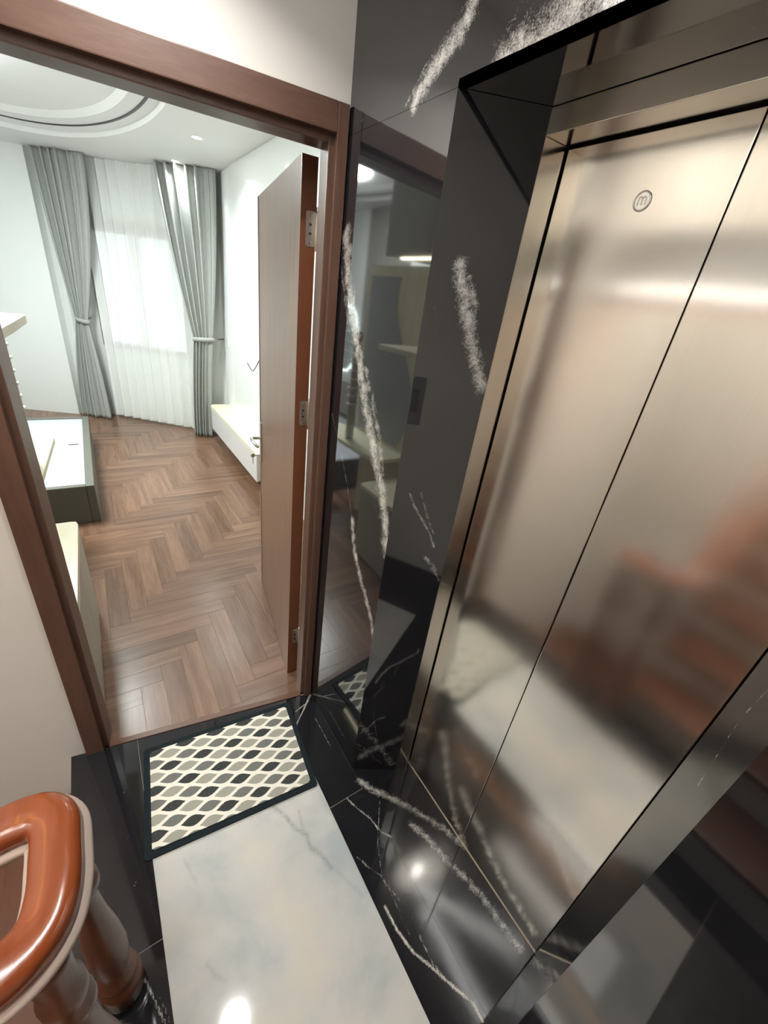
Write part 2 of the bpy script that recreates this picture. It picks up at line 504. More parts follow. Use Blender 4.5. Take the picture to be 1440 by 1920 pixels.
# ------------------------------------------------------------------ door wall
bm = prism_bm([DW(3.5, 0), DW(0.925, 0), DW(0.925, 0.12), DW(3.5, 0.12)], -1.6, 4.0)
prism_bm([DW(0.925, 0), DW(0.0, 0), DW(0.0, 0.12), DW(0.925, 0.12)], 2.232, 4.0, bm)
prism_bm([DW(0.0, 0), DW(-0.76, 0), DW(-0.76, 0.12), DW(0.0, 0.12)], -0.2, 4.0, bm)
me = bm_mesh(bm, 'wall_front')
wf = link('wall_front', me, WALL_C)
me.materials.append(WALL_B)
for p in me.polygons:
    if p.normal.x*NX+p.normal.y*NY > 0.9: p.material_index = 1
tag(wf, 'warm white painted wall around the bedroom doorway', None, None, 'structure')

# ------------------------------------------------------------------ door frame
fr = tag(empty('trim_1', DW(0.47, 0.04, 0)), 'brown timber door frame of the bedroom doorway', None, None, 'structure')
def P_(o, par):   # keep world position under an Empty that is not at the origin
    o.parent = par
    o.matrix_parent_inverse = Matrix.Translation(-Vector(par.location)) if par.rotation_euler.z == 0 else (Matrix.Translation(par.location) @ Matrix.Rotation(par.rotation_euler.z, 4, 'Z')).inverted()
    return o
for args in ((0.884, 0.946, -0.015, 0.006, 0.0, 2.25), (0.003, 0.034, -0.015, 0.006, 0.0, 2.25)):
    P_(dbox('architrave', *args, FRAME_W, None, 0.003), fr)
P_(dbox('architrave_head', 0.034, 0.884, -0.015, 0.006, 2.187, 2.25, FRAME_H, None, 0.003), fr)
P_(dbox('jamb', 0.868, 0.93, 0.006, 0.085, 0.0, 2.235, FRAME_W, None, 0.003), fr)
P_(dbox('jamb', 0.003, 0.050, 0.006, 0.085, 0.0, 2.235, FRAME_W, None, 0.003), fr)
P_(dbox('jamb_head', 0.050, 0.868, 0.006, 0.085, 2.168, 2.235, FRAME_H, None, 0.003), fr)
P_(dbox('jamb_rebate', 0.885, 0.93, 0.085, 0.135, 0.0, 2.235, FRAME_W, None, 0.002), fr)
P_(dbox('jamb_rebate', 0.003, 0.036, 0.085, 0.135, 0.0, 2.235, FRAME_W, None, 0.002), fr)
P_(dbox('head_rebate', 0.036, 0.885, 0.085, 0.135, 2.185, 2.235, FRAME_H, None, 0.002), fr)
P_(dbox('threshold', 0.05, 0.868, -0.004, 0.022, -0.01, 0.004, SKIRT_W, None, 0.002), fr)

# ------------------------------------------------------------------ elevator wall, black marble
# vein courses in the stone (width, strength, points)
V_PANEL=[
 (0.02,0.95,[(0.000,-0.034,1.968),(0.000,-0.060,1.862),(0.000,-0.113,1.753),(0.000,-0.161,1.670),(0.000,-0.216,1.558),(0.000,-0.265,1.474),(0.000,-0.320,1.391),(0.000,-0.374,1.310),(0.000,-0.413,1.220),(0.000,-0.445,1.123)]),
 (0.009,0.7,[(0.000,-0.015,1.889),(0.000,-0.057,1.806),(0.000,-0.096,1.721)]),
 (0.012,0.75,[(0.000,-0.206,1.633),(0.000,-0.274,1.540),(0.000,-0.331,1.446),(0.000,-0.363,1.357)]),
 (0.004,0.6,[(0.000,-0.020,1.448),(0.000,-0.100,1.349),(0.000,-0.165,1.246),(0.000,-0.210,1.165),(0.000,-0.233,1.103)]),
 (0.013,0.9,[(0.000,-0.228,1.132),(0.000,-0.259,1.030),(0.000,-0.321,0.945),(0.000,-0.378,0.881),(0.000,-0.418,0.829),(0.000,-0.444,0.777)]),
 (0.002,0.45,[(0.000,-0.005,0.401),(0.000,-0.152,0.355),(0.000,-0.334,0.308)]),
 (0.003,0.4,[(0.000,-0.027,2.203),(0.000,-0.100,2.215),(0.000,-0.174,2.211)]),
 (0.016,1,[(0.000,-0.298,2.200),(0.000,-0.343,2.234),(0.000,-0.396,2.258),(0.000,-0.438,2.288),(0.000,-0.455,2.318)]),
 (0.006,0.6,[(0.000,-0.264,2.197),(0.000,-0.303,2.231),(0.000,-0.325,2.250)]),
 (0.03,1,[(0.000,-0.564,2.198),(0.000,-0.614,2.198),(0.000,-0.655,2.209),(0.000,-0.676,2.224),(0.000,-0.682,2.243)]),
 (0.024,0.9,[(0.000,-0.668,2.199),(0.000,-0.705,2.205),(0.000,-0.745,2.205),(0.000,-0.781,2.206)]),
 (0.01,0.8,[(0.000,-0.626,2.193),(0.000,-0.663,2.223),(0.000,-0.671,2.236)]),
]
V_SPLAY=[
 (0.014,1,[(0.058,-0.472,1.902),(0.081,-0.485,1.841),(0.099,-0.495,1.787),(0.120,-0.507,1.730),(0.141,-0.519,1.682),(0.157,-0.528,1.651)]),
 (0.008,0.8,[(0.079,-0.484,1.884),(0.102,-0.497,1.833),(0.107,-0.500,1.823)]),
 (0.005,0.7,[(0.037,-0.460,1.334),(0.056,-0.471,1.293),(0.082,-0.486,1.251),(0.108,-0.500,1.207),(0.128,-0.512,1.161)]),
 (0.004,0.6,[(0.066,-0.476,1.338),(0.091,-0.490,1.270),(0.118,-0.506,1.209)]),
 (0.007,0.8,[(0.111,-0.502,1.120),(0.134,-0.515,1.092),(0.160,-0.530,1.041)]),
 (0.0015,0.5,[(0.098,-0.495,1.546),(0.121,-0.508,1.504),(0.141,-0.519,1.469)]),
 (0.0015,0.45,[(0.014,-0.446,1.831),(0.036,-0.459,1.778),(0.037,-0.460,1.742)]),
 (0.0015,0.4,[(0.071,-0.479,1.759),(0.088,-0.489,1.713)]),
 (0.016,0.65,[(-0.011,-0.432,0.320),(0.037,-0.460,0.244),(0.089,-0.489,0.158),(0.149,-0.524,0.040)]),
 (0.01,0.5,[(-0.008,-0.434,0.190),(0.049,-0.467,0.120),(0.108,-0.500,0.039)]),
 (0.0015,0.5,[(0.026,-0.453,0.367),(0.100,-0.496,0.368),(0.171,-0.536,0.368)]),
 (0.0018,0.45,[(0.029,-0.455,0.515),(0.055,-0.470,0.598),(0.099,-0.495,0.662),(0.147,-0.523,0.745)]),
 (0.0015,0.35,[(0.126,-0.510,0.231),(0.161,-0.530,0.260)]),
]
V_FLOOR=[
 (0.012,0.85,[(0.001,-0.492,0.000),(0.035,-0.560,0.000),(0.078,-0.617,0.000),(0.120,-0.673,0.000),(0.156,-0.735,0.000),(0.203,-0.813,-0.000),(0.234,-0.899,0.000)]),
 (0.012,0.85,[(0.099,-0.739,0.000),(0.130,-0.819,0.000),(0.143,-0.899,0.000),(0.170,-0.966,0.000),(0.182,-1.029,0.000),(0.191,-1.073,0.000),(0.195,-1.132,0.000),(0.199,-1.209,0.000)]),
 (0.0035,0.9,[(-0.077,-0.532,0.000),(-0.052,-0.598,0.000),(-0.030,-0.643,0.000),(-0.021,-0.697,0.000),(0.009,-0.738,0.000)]),
 (0.0025,0.7,[(-0.140,-0.720,0.000),(-0.119,-0.769,0.000),(-0.094,-0.810,0.000),(-0.073,-0.907,0.000)]),
 (0.002,0.6,[(-0.094,-0.810,0.000),(-0.089,-0.882,0.000),(-0.094,-0.991,0.000)]),
 (0.005,1,[(-0.126,-0.892,0.000),(-0.123,-0.963,-0.000),(-0.108,-1.030,0.000),(-0.078,-1.088,0.000),(-0.047,-1.153,0.000),(-0.017,-1.211,0.000),(-0.018,-1.250,0.000)]),
 (0.002,0.7,[(-0.067,-1.008,-0.000),(-0.071,-1.066,0.000),(-0.059,-1.122,0.000)]),
 (0.004,0.9,[(-0.004,-0.016,0.000),(-0.057,-0.065,0.000),(-0.128,-0.130,0.000)]),
 (0.0015,0.7,[(-0.041,-0.049,0.000),(-0.111,-0.069,0.000)]),
 (0.0015,0.6,[(-0.037,-0.306,0.000),(-0.039,-0.139,0.000)]),
 (0.004,0.8,[(-0.823,-0.639,0.000),(-0.806,-0.686,0.000),(-0.790,-0.737,0.000),(-0.775,-0.790,0.000)]),
 (0.002,0.6,[(-0.782,-0.724,0.000),(-0.766,-0.784,0.000)]),
 (0.002,0.6,[(0.038,-0.604,0.000),(-0.049,-0.725,0.000),(-0.088,-0.814,0.000)]),
 (0.01,0.35,[(-0.062,-0.969,0.000),(-0.027,-0.998,-0.000),(-0.063,-0.999,0.000)]),
]
_r = random.Random(21)
for _k in range(46):
    _x, _y = _r.uniform(-0.96, -0.78), _r.uniform(-0.55, 0.05); _l = _r.uniform(0.008, 0.022)
    V_FLOOR.append((0.0015, _r.uniform(0.25, 0.45), [(_x, _y, 0), (_x+_l*0.55, _y+_l, 0)]))
V_WHITE=[
 (0.006,0.9,[(-0.344,-0.414,-0.000),(-0.315,-0.469,0.000),(-0.300,-0.524,0.000),(-0.269,-0.568,0.000),(-0.274,-0.613,0.000),(-0.251,-0.646,0.000),(-0.234,-0.707,-0.000)]),
 (0.004,0.6,[(-0.263,-0.477,0.000),(-0.271,-0.526,0.000),(-0.271,-0.557,0.000)]),
 (0.003,0.5,[(-0.667,-0.424,-0.000),(-0.652,-0.481,-0.000),(-0.644,-0.511,0.000)]),
 (0.003,0.5,[(-0.658,-0.725,0.000),(-0.641,-0.763,0.000),(-0.619,-0.789,0.000)]),
 (0.002,0.4,[(-0.166,-0.466,0.000),(-0.152,-0.625,0.000),(-0.154,-0.827,-0.000)]),
 (0.002,0.4,[(-0.251,-0.646,0.000),(-0.213,-0.740,0.000),(-0.177,-0.829,0.000)]),
]
wr = tag(empty('wall_right', (0, -1, 0)), 'polished black marble wall with white veins around the elevator', None, None, 'structure')
XF = 0.1656; XD = 0.2371; ZL = 2.19; ZT = 2.146
YA, YB, YC = -0.4385, -0.535, -0.537
YR, YRo = -1.246, -1.305
def mp(name, *a, **k):
    return P_(slab(name, *a, mat=BLACK_M, parent=None, **k), wr)
g = 0.0008
mp('marble_panel', (0, -0.004, 0), (0, YA, 0), (0, YA, ZL-g), (0, -0.004, ZL-g), V_PANEL)
mp('marble_panel', (0, YA, 0), (XF, YB, 0), (XF, YB, ZL-g), (0, YA, ZL-g), V_SPLAY, thick=0.012)
mp('marble_panel', (0, -0.004, ZL), (0, -1.2, ZL), (0, -1.2, H_C), (0, -0.004, H_C), V_PANEL)
mp('marble_panel', (0, -1.2-g, ZL), (0, -2.05, ZL), (0, -2.05, H_C), (0, -1.2-g, H_C), [], step=0.05)
mp('marble_soffit', (0.0, YRo, ZL), (0.0, YA, ZL), (XF, YB, ZL), (XF, YR, ZL), [(0.02, 0.35, [(0.05, -1.0, ZL), (0.09, -0.93, ZL), (0.13, -0.88, ZL)])], step=0.008, thick=0.012)
mp('marble_panel', (XF, YR, 0), (0, YRo, 0), (0, YRo, ZL-g), (XF, YR, ZL-g), [(0.0025, 0.6, [(0.08, -1.276, 1.45), (0.10, -1.269, 1.30), (0.07, -1.28, 1.16)]), (0.002, 0.5, [(0.05, -1.287, 1.1), (0.09, -1.273, 0.9)])], thick=0.012)
mp('marble_panel', (0, YRo, 0), (0, -2.05, 0), (0, -2.05, ZL-g), (0, YRo, ZL-g), [], step=0.05)

bm = bmesh.new()     # unseen dark core added behind the stone to block light leaks
prism_bm([(0.016, -0.012), (0.016, -0.424), (0.178, -0.518), (0.178, -0.494), (0.45, -0.494), (0.45, -0.085)][::-1], -0.2, 2.75, bm)
prism_bm([(0.016, -2.05), (0.016, -1.319), (0.178, -1.262), (0.178, -1.278), (0.45, -1.278), (0.45, -2.05)], -0.2, 2.75, bm)
prism_bm([(0.016, -2.05), (0.45, -2.05), (0.45, -0.085), (0.016, -0.012)], 2.204, 2.75, bm)
prism_bm([(0.29, -2.05), (0.45, -2.05), (0.45, -0.085), (0.29, -0.058)], -0.2, 2.75, bm)
P_(link('leak_block_core', bm_mesh(bm, 'leak_block_core'), DARK), wr)

# ------------------------------------------------------------------ landing floor
lf = tag(empty('floor_landing', (-0.45, -0.9, 0)), 'polished marble landing floor with a black border and white centre slab', None, None, 'structure')
P_(prism('floor_bed', [(-0.987, -2.06), (0.30, -2.06), (0.30, -0.05), (0.0, -0.0), (-0.987, yd(-0.987))], -0.2, -0.0015, GROUT), lf)
def tile(a, b, c, d, mat=None, veins=None, step=0.005):
    pts = [np.array((p[0], p[1], 0.0)) for p in (a, b, c, d)]
    cen = sum(pts)/4; q = []
    for p in pts:
        v = p-cen; q.append(tuple(p-v/np.linalg.norm(v)*0.0011))
    return P_(slab('marble_tile', *q, veins if veins is not None else V_FLOOR, mat or BLACK_F, None, thick=0.0014, step=step), lf)
e0 = 0.006
tile((-0.987, -0.6), (-0.757, -0.6), (-0.757, yd(-0.757)), (-0.987, yd(-0.987)))
tile((-0.987, -1.52), (-0.757, -1.52), (-0.757, -0.6), (-0.987, -0.6))
tile((-0.757, -0.16), (-0.153, -0.16), (-0.004, -0.004), (-0.757, yd(-0.757)))
tile((-0.153, -0.53), (0.0, -0.53), (0.0, -0.004), (-0.153, -0.16))
tile((-0.153, -1.52), (0.0, -1.52), (0.0, -0.53), (-0.153, -0.53))
tile((0.0, YRo), (XD-0.003, YR), (XD-0.003, YC), (0.0, YA))
tile((-0.987, -2.05), (-0.5, -2.05), (-0.5, -1.52), (-0.987, -1.52), step=0.03)
tile((-0.5, -2.05), (0.0, -2.05), (0.0, -1.52), (-0.5, -1.52), step=0.03)
tile((-0.757, -1.52), (-0.153, -1.52), (-0.153, -0.16), (-0.757, -0.16), WHITE_M, V_WHITE, 0.006)

# ------------------------------------------------------------------ other landing surfaces
tag(box('wall_back', -3.4, 0.1, -2.2, -2.05, -1.6, 4.0, WALL_C), 'warm white wall behind the photographer', None, None, 'structure')
tag(box('wall_left', -3.45, -3.3, -2.2, 0.7, -1.6, 4.0, WALL_C), 'white end wall of the stairwell', None, None, 'structure')
tag(box('floor_lower', -3.45, -0.95, -2.2, 0.7, -1.75, -1.45, TREAD_W), 'lower landing at the foot of the stairs', None, None, 'structure')
tag(box('ceiling', -1.30, 0.02, -2.2, yd(-1.3)+0.05, H_C, 4.0, CEIL), 'white ceiling over the landing', None, None, 'structure')
tag(box('ceiling_stairwell', -3.45, -1.30, -2.2, 0.7, 4.0, 4.1, CEIL), 'white ceiling high above the stairs', None, None, 'structure')

# ------------------------------------------------------------------ bedroom shell
tag(box('wall_bedroom_right', XW, XW+0.12, yd(XW, 0.0), W_END[1]+0.3, -0.2, 3.0, WALL_B), 'glossy cool white bedroom wall beside the open door', None, None, 'structure')
def wallseg(bm, a, b, z0, z1, t=0.12):
    """wall between two plan points, thickened to the left of a->b"""
    d = Vector((b[0]-a[0], b[1]-a[1])); d.normalize(); n = Vector((-d.y, d.x))*t
    prism_bm([a, b, (b[0]+n.x, b[1]+n.y), (a[0]+n.x, a[1]+n.y)], z0, z1, bm)
WC0, WC1, WZ0, WZ1 = 0.30, 1.48, 0.90, 2.25
bm = bmesh.new()
for c0, c1, z0, z1 in ((-0.06, WC0, -0.2, 3.0), (WC1, 2.2, -0.2, 3.0), (WC0, WC1, -0.2, WZ0), (WC0, WC1, WZ1, 3.0)):
    prism_bm([CP(c0, WOFF), CP(c1, WOFF), CP(c1, WOFF-0.14), CP(c0, WOFF-0.14)], z0, z1, bm)
tag(link('wall_window', bm_mesh(bm, 'wall_window'), WALL_B), 'bedroom wall behind the curtains', None, None, 'structure')
bm = bmesh.new(); wallseg(bm, W_L, L1, -0.2, 3.0); wallseg(bm, L1, L2, -0.2, 3.0)
tag(link('wall_bedroom_far', bm_mesh(bm, 'wall_bedroom_far'), WALL_B), 'plain white bedroom wall left of the curtains', None, None, 'structure')
tag(box('wall_bedroom_left', XL-0.12, XL, yd(XL, 0.0), L2[1]+0.1, -0.2, 3.0, WALL_B), 'white bedroom wall behind the headboard panelling', None, None, 'structure')
# baseboards
def board(name, a, b, label, h=0.07, t=0.012):
    d = Vector((b[0]-a[0], b[1]-a[1])); d.normalize(); n = Vector((d.y, -d.x))*t
    tag(prism(name, [a, b, (b[0]+n.x, b[1]+n.y), (a[0]+n.x, a[1]+n.y)], 0.0, h, SKIRT_W, None, 0.002), label, None, None, 'structure')
board('baseboard_far', L2, L1, 'dark brown skirting board under the white far wall')
# window
wd = tag(empty('window_1', CP(0.9, WOFF)+(WZ0,)), 'brown framed window behind the sheer curtain', None, None, 'structure')
def wbox(name, c0, c1, o0, o1, z0, z1, mat, par=wd, bev=0.004):
    return P_(prism(name, [CP(c0, o0), CP(c1, o0), CP(c1, o1), CP(c0, o1)], z0, z1, mat, None, bev), par)
wbox('window_frame_head', WC0, WC1, WOFF-0.09, WOFF+0.015, WZ1-0.12, WZ1, WIN_F)
wbox('window_frame_sill', WC0, WC1, WOFF-0.09, WOFF+0.015, WZ0, WZ0+0.05, WIN_F)
wbox('window_frame_side', WC0, WC0+0.05, WOFF-0.09, WOFF+0.015, WZ0+0.05, WZ1-0.12, WIN_F)
wbox('window_frame_side', WC1-0.05, WC1, WOFF-0.09, WOFF+0.015, WZ0+0.05, WZ1-0.12, WIN_F)
for c in (0.87,):
    wbox('window_mullion', c-0.04, c+0.04, WOFF-0.08, WOFF+0.005, WZ0+0.05, WZ1-0.12, LAM_W)
for c0, c1 in ((WC0+0.05, 0.83), (0.91, WC1-0.05)):
    wbox('window_pane', c0, c1, WOFF-0.052, WOFF-0.046, WZ0+0.05, WZ1-0.12, GLASS, bev=0)

# bedroom ceiling with the oval recess
CC = (-1.1, 2.5)
def ell(a, bf, bn, k, n):
    t = 2*math.pi*k/n; y = math.sin(t)
    return (CC[0]+a*math.cos(t), CC[1]+(bf if y > 0 else bn)*y)
def ray_room(k, n):
    """boundary point of the room polygon in direction k"""
    x1, y1 = ell(1.0, 2.1, 1.8, k, n); dx, dy = x1-CC[0], y1-CC[1]; best = None
    pts = [(XW+0.05, yd(XW, 0.06)), (XW+0.05, W_END[1]+0.05), (W_L[0]+0.03, W_L[1]+0.05), (L1[0]-0.02, L1[1]+0.03), (L2[0]-0.05, L2[1]+0.05), (XL-0.05, yd(XL, 0.06))]
    for i in range(len(pts)):
        ax, ay = pts[i]; bx, by = pts[(i+1) % len(pts)]
        ex, ey = bx-ax, by-ay; den = dx*ey-dy*ex
        if abs(den) < 1e-9: continue
        t = ((ax-CC[0])*ey-(ay-CC[1])*ex)/den; s = ((ax-CC[0])*dy-(ay-CC[1])*dx)/den
        if t > 0 and -1e-6 <= s <= 1+1e-6 and (best is None or t < best): best = t
    return (CC[0]+dx*best, CC[1]+dy*best)
NE = 144
bm = bmesh.new()
loops = [[bm.verts.new((*ray_room(k, NE), H_B)) for k in range(NE)]]
for a, bf, bn, z in ((1.09, 2.20, 1.90, H_B), (1.075, 2.16, 1.86, H_B+0.03), (0.90, 1.74, 1.55, H_B+0.03), (0.86, 1.66, 1.48, H_B+0.06)):
    loops.append([bm.verts.new((*ell(a, bf, bn, k, NE), z)) for k in range(NE)])
for i in range(len(loops)-1):
    for k in range(NE):
        j = (k+1) % NE
        bm.faces.new((loops[i][k], loops[i][j], loops[i+1][j], loops[i+1][k]))
bm.faces.new(loops[-1])
me = bm_mesh(bm, 'ceiling_bedroom')
cb = link('ceiling_bedroom', me, CEIL)
so = cb.modifiers.new('thick', 'SOLIDIFY'); so.thickness = 0.03; so.offset = 1.0
if me.polygons[0].normal.z > 0: me.flip_normals()
so.offset = -1.0
tag(cb, 'white bedroom ceiling with a stepped oval recess', None, None, 'structure')
trk = link('ceiling_track', bm_mesh(sweep_bm([(*ell(1.0, 1.92, 1.70, k, NE), H_B+0.0275) for k in range(NE)], [(-0.008, -0.004), (0.008, -0.004), (0.008, 0.0024), (-0.008, 0.0024)], closed=True), 'ceiling_track'), BLACK_P)
tag(trk, 'thin black oval line track set into the bedroom ceiling recess', 'ceiling track')

# bedroom floor: herringbone planks
fl = tag(empty('floor', (-0.8, 2.5, 0)), 'brown herringbone plank floor of the bedroom', None, None, 'structure')
FP = [DW(0.868, 0.022), DW(0.05, 0.022), DW(0.05, 0.135), (XW-0.002, yd(XW, 0.122)), (XW-0.002, W_END[1]), (W_L[0]+0.002, W_L[1]-0.004), (L2[0]+0.002, L2[1]-0.01), (XL+0.002, yd(XL, 0.122)), DW(0.885, 0.135), DW(0.868, 0.135)]
def hull(pts):
    pts = sorted(set(pts)); lo = []; up = []
    cr = lambda o, a, b: (a[0]-o[0])*(b[1]-o[1])-(a[1]-o[1])*(b[0]-o[0])
    for p in pts:
        while len(lo) > 1 and cr(lo[-2], lo[-1], p) <= 0: lo.pop()
        lo.append(p)
    for p in reversed(pts):
        while len(up) > 1 and cr(up[-2], up[-1], p) <= 0: up.pop()
        up.append(p)
    return lo[:-1]+up[:-1]
CLIP = hull([DW(0.90, 0.022), DW(0.03, 0.022), (XW, yd(XW, 0.10)), (XW, W_END[1]), W_L, (L2[0], L2[1]-0.05), (XL, yd(XL, 0.12))])
P_(prism('subfloor', CLIP, -0.2, -0.0125, DARK), fl)
def clip(poly):
    out = poly
    for i in range(len(CLIP)):
        a, b = CLIP[i], CLIP[(i+1) % len(CLIP)]
        ins = lambda p: (b[0]-a[0])*(p[1]-a[1])-(b[1]-a[1])*(p[0]-a[0]) >= 0
        res = []
        for j in range(len(out)):
            p, q = out[j], out[(j+1) % len(out)]
            pi, qi = ins(p), ins(q)
            if pi: res.append(p)
            if pi != qi:
                d1 = (b[0]-a[0])*(p[1]-a[1])-(b[1]-a[1])*(p[0]-a[0]); d2 = (b[0]-a[0])*(q[1]-a[1])-(b[1]-a[1])*(q[0]-a[0])
                t = d1/(d1-d2); res.append((p[0]+(q[0]-p[0])*t, p[1]+(q[1]-p[1])*t))
        out = res
        if not out: return []
    return out
def area(p): return 0.5*sum(p[i][0]*p[(i+1) % len(p)][1]-p[(i+1) % len(p)][0]*p[i][1] for i in range(len(p)))
PW, PN = 0.1, 6
def plank_mesh(poly):
    bm = prism_bm(poly, -0.012, 0.0)
    top = [e for e in bm.edges if all(v.co.z > -0.001 for v in e.verts)]
    bmesh.ops.bevel(bm, geom=top, offset=0.0006, segments=1, affect='EDGES')
    return bm_mesh(bm, 'plank')
gp = 0.00025
full = plank_mesh([(gp, gp), (PW*PN-gp, gp), (PW*PN-gp, PW-gp), (gp, PW-gp)])
full.materials.append(PLANK_W)
OX, OY = -0.615, 1.10
seen = 0
floc = Vector(fl.location)
for i in range(-40, 60):
    for k in range(-12, 13):
        for hv in (0, 1):
            if hv == 0: x0, y0, w, h = i+PN*k, i-PN*k, 1, PN
            else: x0, y0, w, h = i+PN*k+1, i-PN*k, PN, 1
            x0 = OX+x0*PW; y0 = OY+y0*PW; w *= PW; h *= PW
            rect = [(x0, y0), (x0+w, y0), (x0+w, y0+h), (x0, y0+h)]
            c = clip(rect)
            if len(c) < 3 or area(c) < 0.0008: continue
            seen += 1
            org = (x0+w, y0) if hv == 0 else (x0, y0)
            rz = math.pi/2 if hv == 0 else 0.0
            if abs(area(c)-w*h) < 1e-6:
                me = full
            else:
                cs, sn = math.cos(-rz), math.sin(-rz)
                loc = []
                for p in c:
                    dx, dy = p[0]-org[0], p[1]-org[1]
                    q = (dx*cs-dy*sn, dx*sn+dy*cs)
                    if not loc or math.hypot(q[0]-loc[-1][0], q[1]-loc[-1][1]) > 1e-4: loc.append(q)
                if math.hypot(loc[0][0]-loc[-1][0], loc[0][1]-loc[-1][1]) < 1e-4: loc.pop()
                if len(loc) < 3: continue
                me = plank_mesh(loc); me.materials.append(PLANK_W)
            o = bpy.data.objects.new('plank', me); COL.objects.link(o)
            o.parent = fl; o.location = Vector((org[0], org[1], 0))-floc; o.rotation_euler = (0, 0, rz)
print('planks', seen)
# ------------------------------------------------------------------ elevator doors
el = tag(empty('elevator', (XD, -0.888, 0)), 'brushed stainless steel elevator door with steel frame in the black marble portal', 'elevator')
o = P_(prism('jamb', [(XF, YB), (XD+0.012, YC), (XD+0.012, YC+0.04), (XF, YB+0.04)], 0.0, ZT, STEEL_J, None, 0.0015), el); brush_uv(o, 'y')
o = P_(prism('jamb', [(XF, YR), (XF, YR-0.03), (XD+0.012, YR-0.03), (XD+0.012, YR+0.003)], 0.0, ZT, STEEL_J, None, 0.0015), el); brush_uv(o, 'y')
o = P_(box('header', XF, XD+0.012, YR-0.03, YB+0.04, ZT, ZL-0.001, STEEL_J, None, 0.0012), el); brush_uv(o, 'y')
YM = -0.887
o = P_(box('door_panel', XD, XD+0.025, YM+0.0013, YC-0.005, 0.004, ZT-0.005, STEEL, None, 0.0015), el); brush_uv(o, 'y')
o = P_(box('door_panel', XD, XD+0.025, YR+0.006, YM-0.0013, 0.004, ZT-0.005, STEEL, None, 0.0015), el); brush_uv(o, 'y')
P_(box('door_backing', XD+0.026, XD+0.05, YR-0.03, YC+0.03, -0.02, ZT+0.04, DARK), el)
P_(box('sill', XD-0.0026, XD+0.024, YR+0.001, YC-0.001, -0.02, 0.0015, SILL_M, None, 0.0008), el)
em = P_(lathe('emblem', [(0.0165, 0), (0.0165, 0.0016), (0.0150, 0.0026), (0.0136, 0.0018), (0.0136, 0.0012)], (XD+0.0002, -0.740, 2.037), CHROME, None, 32, Matrix.Rotation(math.radians(-90), 4, 'Y')), el)
mk = bmesh.new()
for path in ([(-0.007, -0.006), (-0.007, 0.005), (-0.003, 0.007), (0.0, 0.004)], [(0.0, -0.006), (0.0, 0.004), (0.003, 0.007), (0.007, 0.005), (0.007, -0.006)]):
    sweep_bm([(XD-0.0015, -0.740-p[0], 2.037+p[1]) for p in path], [(-0.0012, -0.0006), (0.0012, -0.0006), (0.0012, 0.0006), (-0.0012, 0.0006)], mk, up=Vector((1, 0, 0)))
def sub(o, part):   # sub-part of a part: both meshes are written in world coordinates
    o.parent = part; o.matrix_parent_inverse = Matrix.Identity(4)
    return o
sub(link('emblem_mark', bm_mesh(mk, 'emblem_mark'), NICKEL), em)

# ------------------------------------------------------------------ bedroom door leaf
dr = tag(empty('door_1', DW(0.060, 0.15, 0.008)), 'open brown wooden bedroom door seen along its hinge edge', None, None, 'structure')
S0, S1, D0, D1 = 0.036, 0.086, 0.150, 1.0
lf2 = P_(dbox('door_leaf', S0, S1, D0, D1, 0.008, 2.166, LEAF_W, None, 0.0015), dr)
lf2.data.materials.append(EDGE_W)
for p in lf2.data.polygons:
    if p.normal.x*NX+p.normal.y*NY < -0.9: p.material_index = 1
for dd in (D1-0.045, D1-0.028):
    P_(dbox('leaf_groove', S1-0.001, S1+0.0012, dd, dd+0.004, 0.009, 2.165, LEAF_W), dr)
# handle: plate, lever, cylinder and the key hanging in it
hp = P_(dbox('handle_plate', S1, S1+0.006, D1-0.075, D1-0.030, 0.90, 1.13, NICKEL, None, 0.002), dr)
lev = smooth_path([DW(S1, D1-0.052, 1.04), DW(S1+0.03, D1-0.052, 1.04), DW(S1+0.05, D1-0.058, 1.042), DW(S1+0.058, D1-0.085, 1.045), DW(S1+0.055, D1-0.130, 1.043), DW(S1+0.045, D1-0.165, 1.036), DW(S1+0.036, D1-0.178, 1.03)], 6)
sub(tube('lever', lev, 0.0085, CHROME), hp)
ky = P_(dbox('key', S1+0.006, S1+0.040, D1-0.054, D1-0.051, 0.932, 0.938, NICKEL, None, 0.001), dr)
sub(lathe('key_bow', [(0.012, -0.0015), (0.012, 0.0015)], DW(S1+0.048, D1-0.0525, 0.935), NICKEL, None, 16, ROT_Y), ky)
sub(dbox('key', S1+0.046, S1+0.050, D1-0.054, D1-0.051, 0.885, 0.925, NICKEL, None, 0.001), ky)
# hinges: leaf plate with four screws, knuckle, jamb plate
for zc in (1.985, 1.40, 0.26):
    hg = P_(lathe('hinge', [(0.0055, -0.058), (0.0065, -0.056), (0.0065, 0.056), (0.0055, 0.058)], DW(0.034, 0.141, zc), NICKEL, None, 12), dr)
    pts = []
    for sx, sz in ((1, 1), (-1, 1), (-1, -1), (1, -1)):
        for k in range(5):
            a = math.radians({(1, 1): 0, (-1, 1): 90, (-1, -1): 180, (1, -1): 270}[(sx, sz)]+k*22.5)
            pts.append((0.053+sx*0.008+0.007*math.cos(a), zc+sz*0.040+0.007*math.sin(a)))
    sub(extr('hinge_plate', [DW(s, 0.1485, z) for s, z in pts], (NX*0.0015, NY*0.0015, 0), NICKEL), hg)
    for dz in (-0.036, -0.012, 0.012, 0.036):
        sub(lathe('hinge_screw', [(0.0042, 0.0), (0.0042, 0.0016), (0.002, 0.0019)], DW(0.054, 0.1485, zc+dz), DARK if abs(dz) < 0.02 else CHROME, None, 10, Matrix.Rotation(T, 4, 'Z') @ Matrix.Rotation(math.radians(90), 4, 'X')), hg)
    sub(dbox('hinge_plate', 0.0345, 0.0375, 0.092, 0.136, zc-0.047, zc+0.047, NICKEL, None, 0.001), hg)

